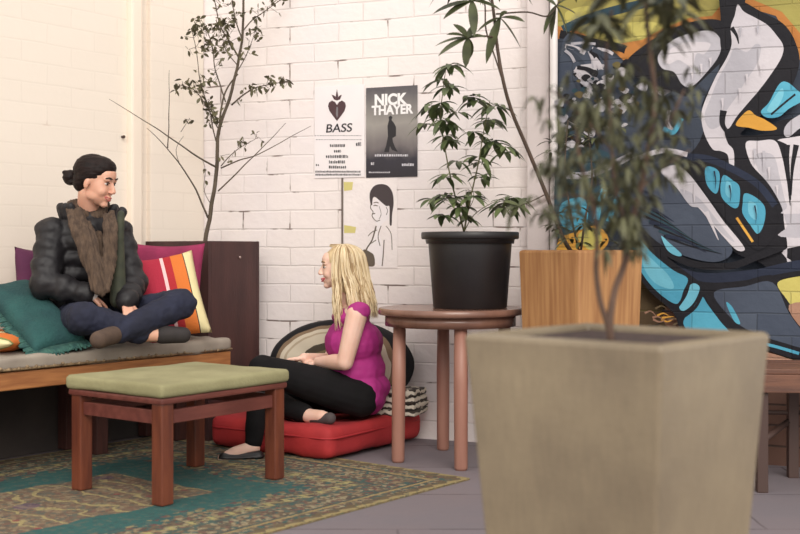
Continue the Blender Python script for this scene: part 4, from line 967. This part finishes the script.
ball(jb, nkb+Vector((0, 0, -.085)), (.175, .11, .07), TB)
jk = blob('jacket', jb, m_jk, t, .006, 7, lambda c, n: .008*nz(c, 13)+.004*nz(c, 32))
jb = NB()
ncx = nkb+Vector((0, 0, .01))
for k in range(17):
    a = R(-128+16*k); q_ = ncx-Fb*cos(a)*.082+Lb*sin(a)*.100
    fl = abs(sin(a)); top = q_+Vector((0, 0, .030))+(q_-ncx)*.30
    cap(jb, q_-Vector((0, 0, .035)), .030, top, .020)
cap(jb, W(112, 226, 5.45), .030, W(122, 212, 5.46), .026); cap(jb, W(114, 245, 5.42), .026, W(118, 222, 5.44), .028)
blob('jacket_collar', jb, m_jk, jk, .006, 3, lambda c, n: .004*nz(c, 30))
jb = NB(); cap(jb, W(119, 226, 5.43), .022, W(118, 300, 5.40), .040); cap(jb, W(121, 214, 5.435), .018, W(119, 240, 5.42), .024)
blob('jacket_lining', jb, mat('olive_lining', (62, 64, 48), .8, (48, 52, 40), 20, bump=.3, bs=30), jk, .006, 4)
jb = NB(); cw = wR.lerp(eR, .10); cap(jb, cw, .036, wR+(wR-cw)*.5, .036); blob('shirt_cuff', jb, mat('white_cuff', (214, 208, 204), .8), t, .006, 2)
# scarf
jb = NB()
for k in range(13):
    a = R(-150+25*k); b_ = R(-150+25*(k+1)); g = lambda a_: ncx-Fb*cos(a_)*.066+Lb*sin(a_)*.078+Vector((0, 0, .034-.055*max(0, -cos(a_))))
    cap(jb, g(a)+Vector((0, 0, .018*(1+cos(a-.9))*.5)), .029, g(b_)+Vector((0, 0, .018*(1+cos(b_-.9))*.5)), .029)
for path, r in (([(70, 208, 5.43), (73, 222, 5.35), (80, 244, 5.30), (89, 268, 5.29), (96, 288, 5.27)], .024), ([(79, 212, 5.39), (85, 232, 5.33), (92, 258, 5.29), (99, 291, 5.26)], .024), ([(88, 224, 5.38), (94, 242, 5.33), (98, 262, 5.30), (102, 284, 5.28)], .019),
                ([(99, 234, 5.42), (101, 250, 5.375), (103, 268, 5.345), (101, 286, 5.31)], .020), ([(112, 214, 5.45), (114, 234, 5.37), (112, 262, 5.34), (107, 290, 5.28)], .020), ([(106, 216, 5.40), (107, 240, 5.35), (105, 266, 5.32), (102, 294, 5.27)], .019)):
    P = smoothpath([W(*q_) for q_ in path], 4)
    chain(jb, [(q_, r*(1-.15*i/len(P))*(1+.12*sin(i*1.1+r*900))) for i, q_ in enumerate(P)])
m_sc = mat('brown_knit', (92, 74, 60), .95, (66, 52, 43), 60, (1, 1, .25), .8, 70)
blob('scarf', jb, m_sc, t, .005, 2, lambda c, n: .0018*sin((c.x*1.2+c.y*.3+c.z*.3)*380)+.004*nz(c, 26))

# ---- blonde woman on the floor cushion
SK2 = skinmat('skin_fair', (228, 190, 172), (220, 178, 158))
pel = W(360, 396, 5.90); che = W(354, 345, 5.88); nkb = W(349, 304, 5.87)
t = thing('person', 'blonde person in magenta top and black trousers sitting on the red floor cushion', 'person', loc=(pel.x, pel.y, .16))
HO = W(339.5, 268, 5.86); HBl = frame((-1, -.06, -.03), (.03, 0, 1)); Fb = Vector((-.97, -.10, 0)).normalized(); Lb = Vector((0.10, -.97, 0)).normalized(); TB = Matrix((Lb, -Fb, Ub)).transposed()
# near (left) arm, far (right) arm
sN, sF = nkb+Lb*.155+Vector((.03, 0, -.045)), nkb-Lb*.155+Vector((.01, 0, -.045))
eN, wN = W(345, 362, 5.70), W(318, 362, 5.86); eF, wF = W(330, 360, 6.06), W(304, 358, 5.92)
hN, hF = W(360, 398, 5.80), W(356, 396, 6.0); kN, aN = W(262, 368, 5.70), W(253, 447, 5.61); kF, aF = W(262, 398, 6.02), W(309, 415, 5.70)
tN = W(222, 458, 5.55); tF = W(330, 418, 5.62)
body = NB(); p2 = head(body, HO, HBl, .95)
cap(body, p2(-.024, 0, -.06), .047, nkb, .052)
ball(body, nkb+Vector((.01, 0, -.05)), (.145, .065, .05), TB); ball(body, che, (.13, .095, .14), TB); ball(body, (che+pel)/2, (.11, .085, .12), TB); ball(body, pel, (.155, .12, .09), TB)
chain(body, [(sN, .054), (sN.lerp(eN, .5), .048), (eN, .042)]); chain(body, [(eN, .042), (eN.lerp(wN, .4), .040), (wN, .026)]); chain(body, [(sF, .047), (eF, .036), (wF, .026)])
hand(body, wN, Vector((-.75, .65, -.12)), (-.2, -.2, 1), .9, .5, -1); hand(body, wF, Vector((-1, -.1, -.1)), (-.1, .1, 1), .9, .5, 1)
for h_, k_, a2, t2 in ((hF, kF, aF, tF), (hN, kN, aN, tN)):
    chain(body, [(h_, .085), (k_, .055)]); chain(body, [(k_, .052), (k_.lerp(a2, .4), .050), (a2, .034)]); chain(body, [(a2+Vector((0, 0, -.005)), .036), (a2.lerp(t2, .6), .033), (t2, .022)])
soften(blob('body', body, SK2, t, .0045, 3), HO, .15)
face_bits(t, p2, HBl, .95, ('blue_grey_iris', (84, 92, 96)), ('red_lips', (182, 74, 84)), ('blonde_brow', (146, 116, 84)))
# trousers
jb = NB(); ball(jb, pel+Vector((-.005, 0, -.005)), (.165, .130, .10), TB)
chain(jb, [(hF, .095), (hF.lerp(kF, .5), .085), (kF, .066)]); chain(jb, [(kF, .066), (kF.lerp(aF, .4), .060), (kF.lerp(aF, .93), .046)])
chain(jb, [(hN, .100), (hN.lerp(kN, .5), .090), (kN, .066)]); chain(jb, [(kN, .064), (kN.lerp(aN, .4), .058), (kN.lerp(aN, .93), .044)])
blob('trousers', jb, m_blackt, t, .006, 5, lambda c, n: .004*nz(c, 18))
# top
m_mg = mat('magenta_top', (176, 44, 128), .75, (150, 34, 110), 6, bump=.5, bs=14)
jb = NB(); ball(jb, nkb+Vector((.012, 0, -.065)), (.150, .095, .060), TB); ball(jb, che+Vector((.0, 0, .01)), (.150, .150, .13), TB); ball(jb, (che+pel)/2, (.142, .145, .15), TB); ball(jb, pel+Vector((.012, 0, .05)), (.165, .145, .09), TB)
ball(jb, pel+Vector((.045, -.03, -.0)), (.13, .09, .09), TB)
for s_ in (sN, sF): ball(jb, s_+Vector((.008, 0, .012)), (.050, .062, .050), TB)
blob('sleeveless_top', jb, m_mg, t, .006, 5, lambda c, n: .007*nz(Vector((c.x*14, c.y*14, c.z*7)))+.004*nz(c, 34))
# shoes: ballet flats
m_fl = mat('black_leather', (26, 22, 24), .4); m_sole = mat('grey_suede', (70, 62, 62), .8)
def flat_shoe(a, t2, m):
    d = (t2-a).normalized(); s_ = NB(); chain(s_, [(a-d*.02+Vector((0, 0, -.030)), .034), (a.lerp(t2, .5)+Vector((0, 0, -.020)), .030), (t2+Vector((0, 0, -.002)), .030)]); return s_
bmz = flat_shoe(W(254, 452, 5.58), W(224, 458, 5.55), m_fl)
for v in bmz.verts: v.co.z = max(v.co.z, .013)
blob('shoe', bmz, m_fl, t, .005, 3)
blob('shoe', flat_shoe(aF.lerp(tF, .35)+Vector((0, 0, .02)), tF+Vector((0, 0, .0)), m_sole), m_sole, t, .005, 3)
# long hair
m_bl = mat('blonde_hair', (212, 188, 148), .4, (176, 148, 108), 40, (1, 1, .12), .15, 60); m_bl2 = mat('pale_blonde_hair', (232, 214, 180), .4, (208, 186, 148), 50, (1, 1, .12)); m_bl3 = mat('dark_blonde_hair', (170, 140, 100), .45, (138, 110, 76), 50, (1, 1, .12))
hb = NB()
def e2_(c, r): ball(hb, p2(*c), r, HBl)
e2_((-.026, 0, .046), (.098, .080, .078)); e2_((-.050, 0, -.01), (.085, .082, .075)); e2_((-.065, 0, -.08), (.078, .086, .08)); e2_((-.085, 0, -.16), (.066, .087, .09)); e2_((-.105, 0, -.22), (.045, .078, .06))
blob('hair', hb, [m_bl], t, .006, 4, lambda c, n: .004*nz(Vector((c.x*60, c.y*60, c.z*6))))
hb = NB(); random.seed(3)
for i in range(420):
    side = 1 if random.random() < .72 else -1; ph = R(random.uniform(52, 180)); yy = sin(ph)*side; xx = cos(ph)
    k = random.uniform(.94, 1.05); pts = [(random.uniform(-.06, .05), .010*side, .122*k)]
    for el in (70, 50, 28, 8):
        r_ = cos(R(el)); pts.append((-.022+(.098 if xx > 0 else .118)*k*r_*xx, .088*k*r_*yy, .040+.084*k*sin(R(el))))
    x_, y_, _ = pts[-1]; ln = random.uniform(.24, .36) if xx > -.3 else random.uniform(.22, .30)
    fx = .016 if xx > 0.15 else -.050
    for j in range(1, 7):
        f = j/6; wob = .006*sin(f*9+i); spread = 1+.10*sin(f*3)
        pts.append((x_*(1-.06*f)+fx*f+wob-.012*f, y_*spread+(.030*side*f if xx > -.2 else 0)+wob*.5, .02-ln*f))
    P = smoothpath([p2(*q_) for q_ in pts], 2); n_ = len(P); r0 = random.uniform(.0022, .0042)
    tube(hb, P, [r0*(.5+min(1, j/3)*.5)*(1 if j < n_*.75 else max(.12, (n_-j)/(n_*.25))) for j in range(n_)], 5, mi=random.choice((0, 0, 1, 1, 1, 2)))
props(link('hair_strands', hb, [m_bl, m_bl2, m_bl3], t, world=True, smooth=True), kind='stuff')
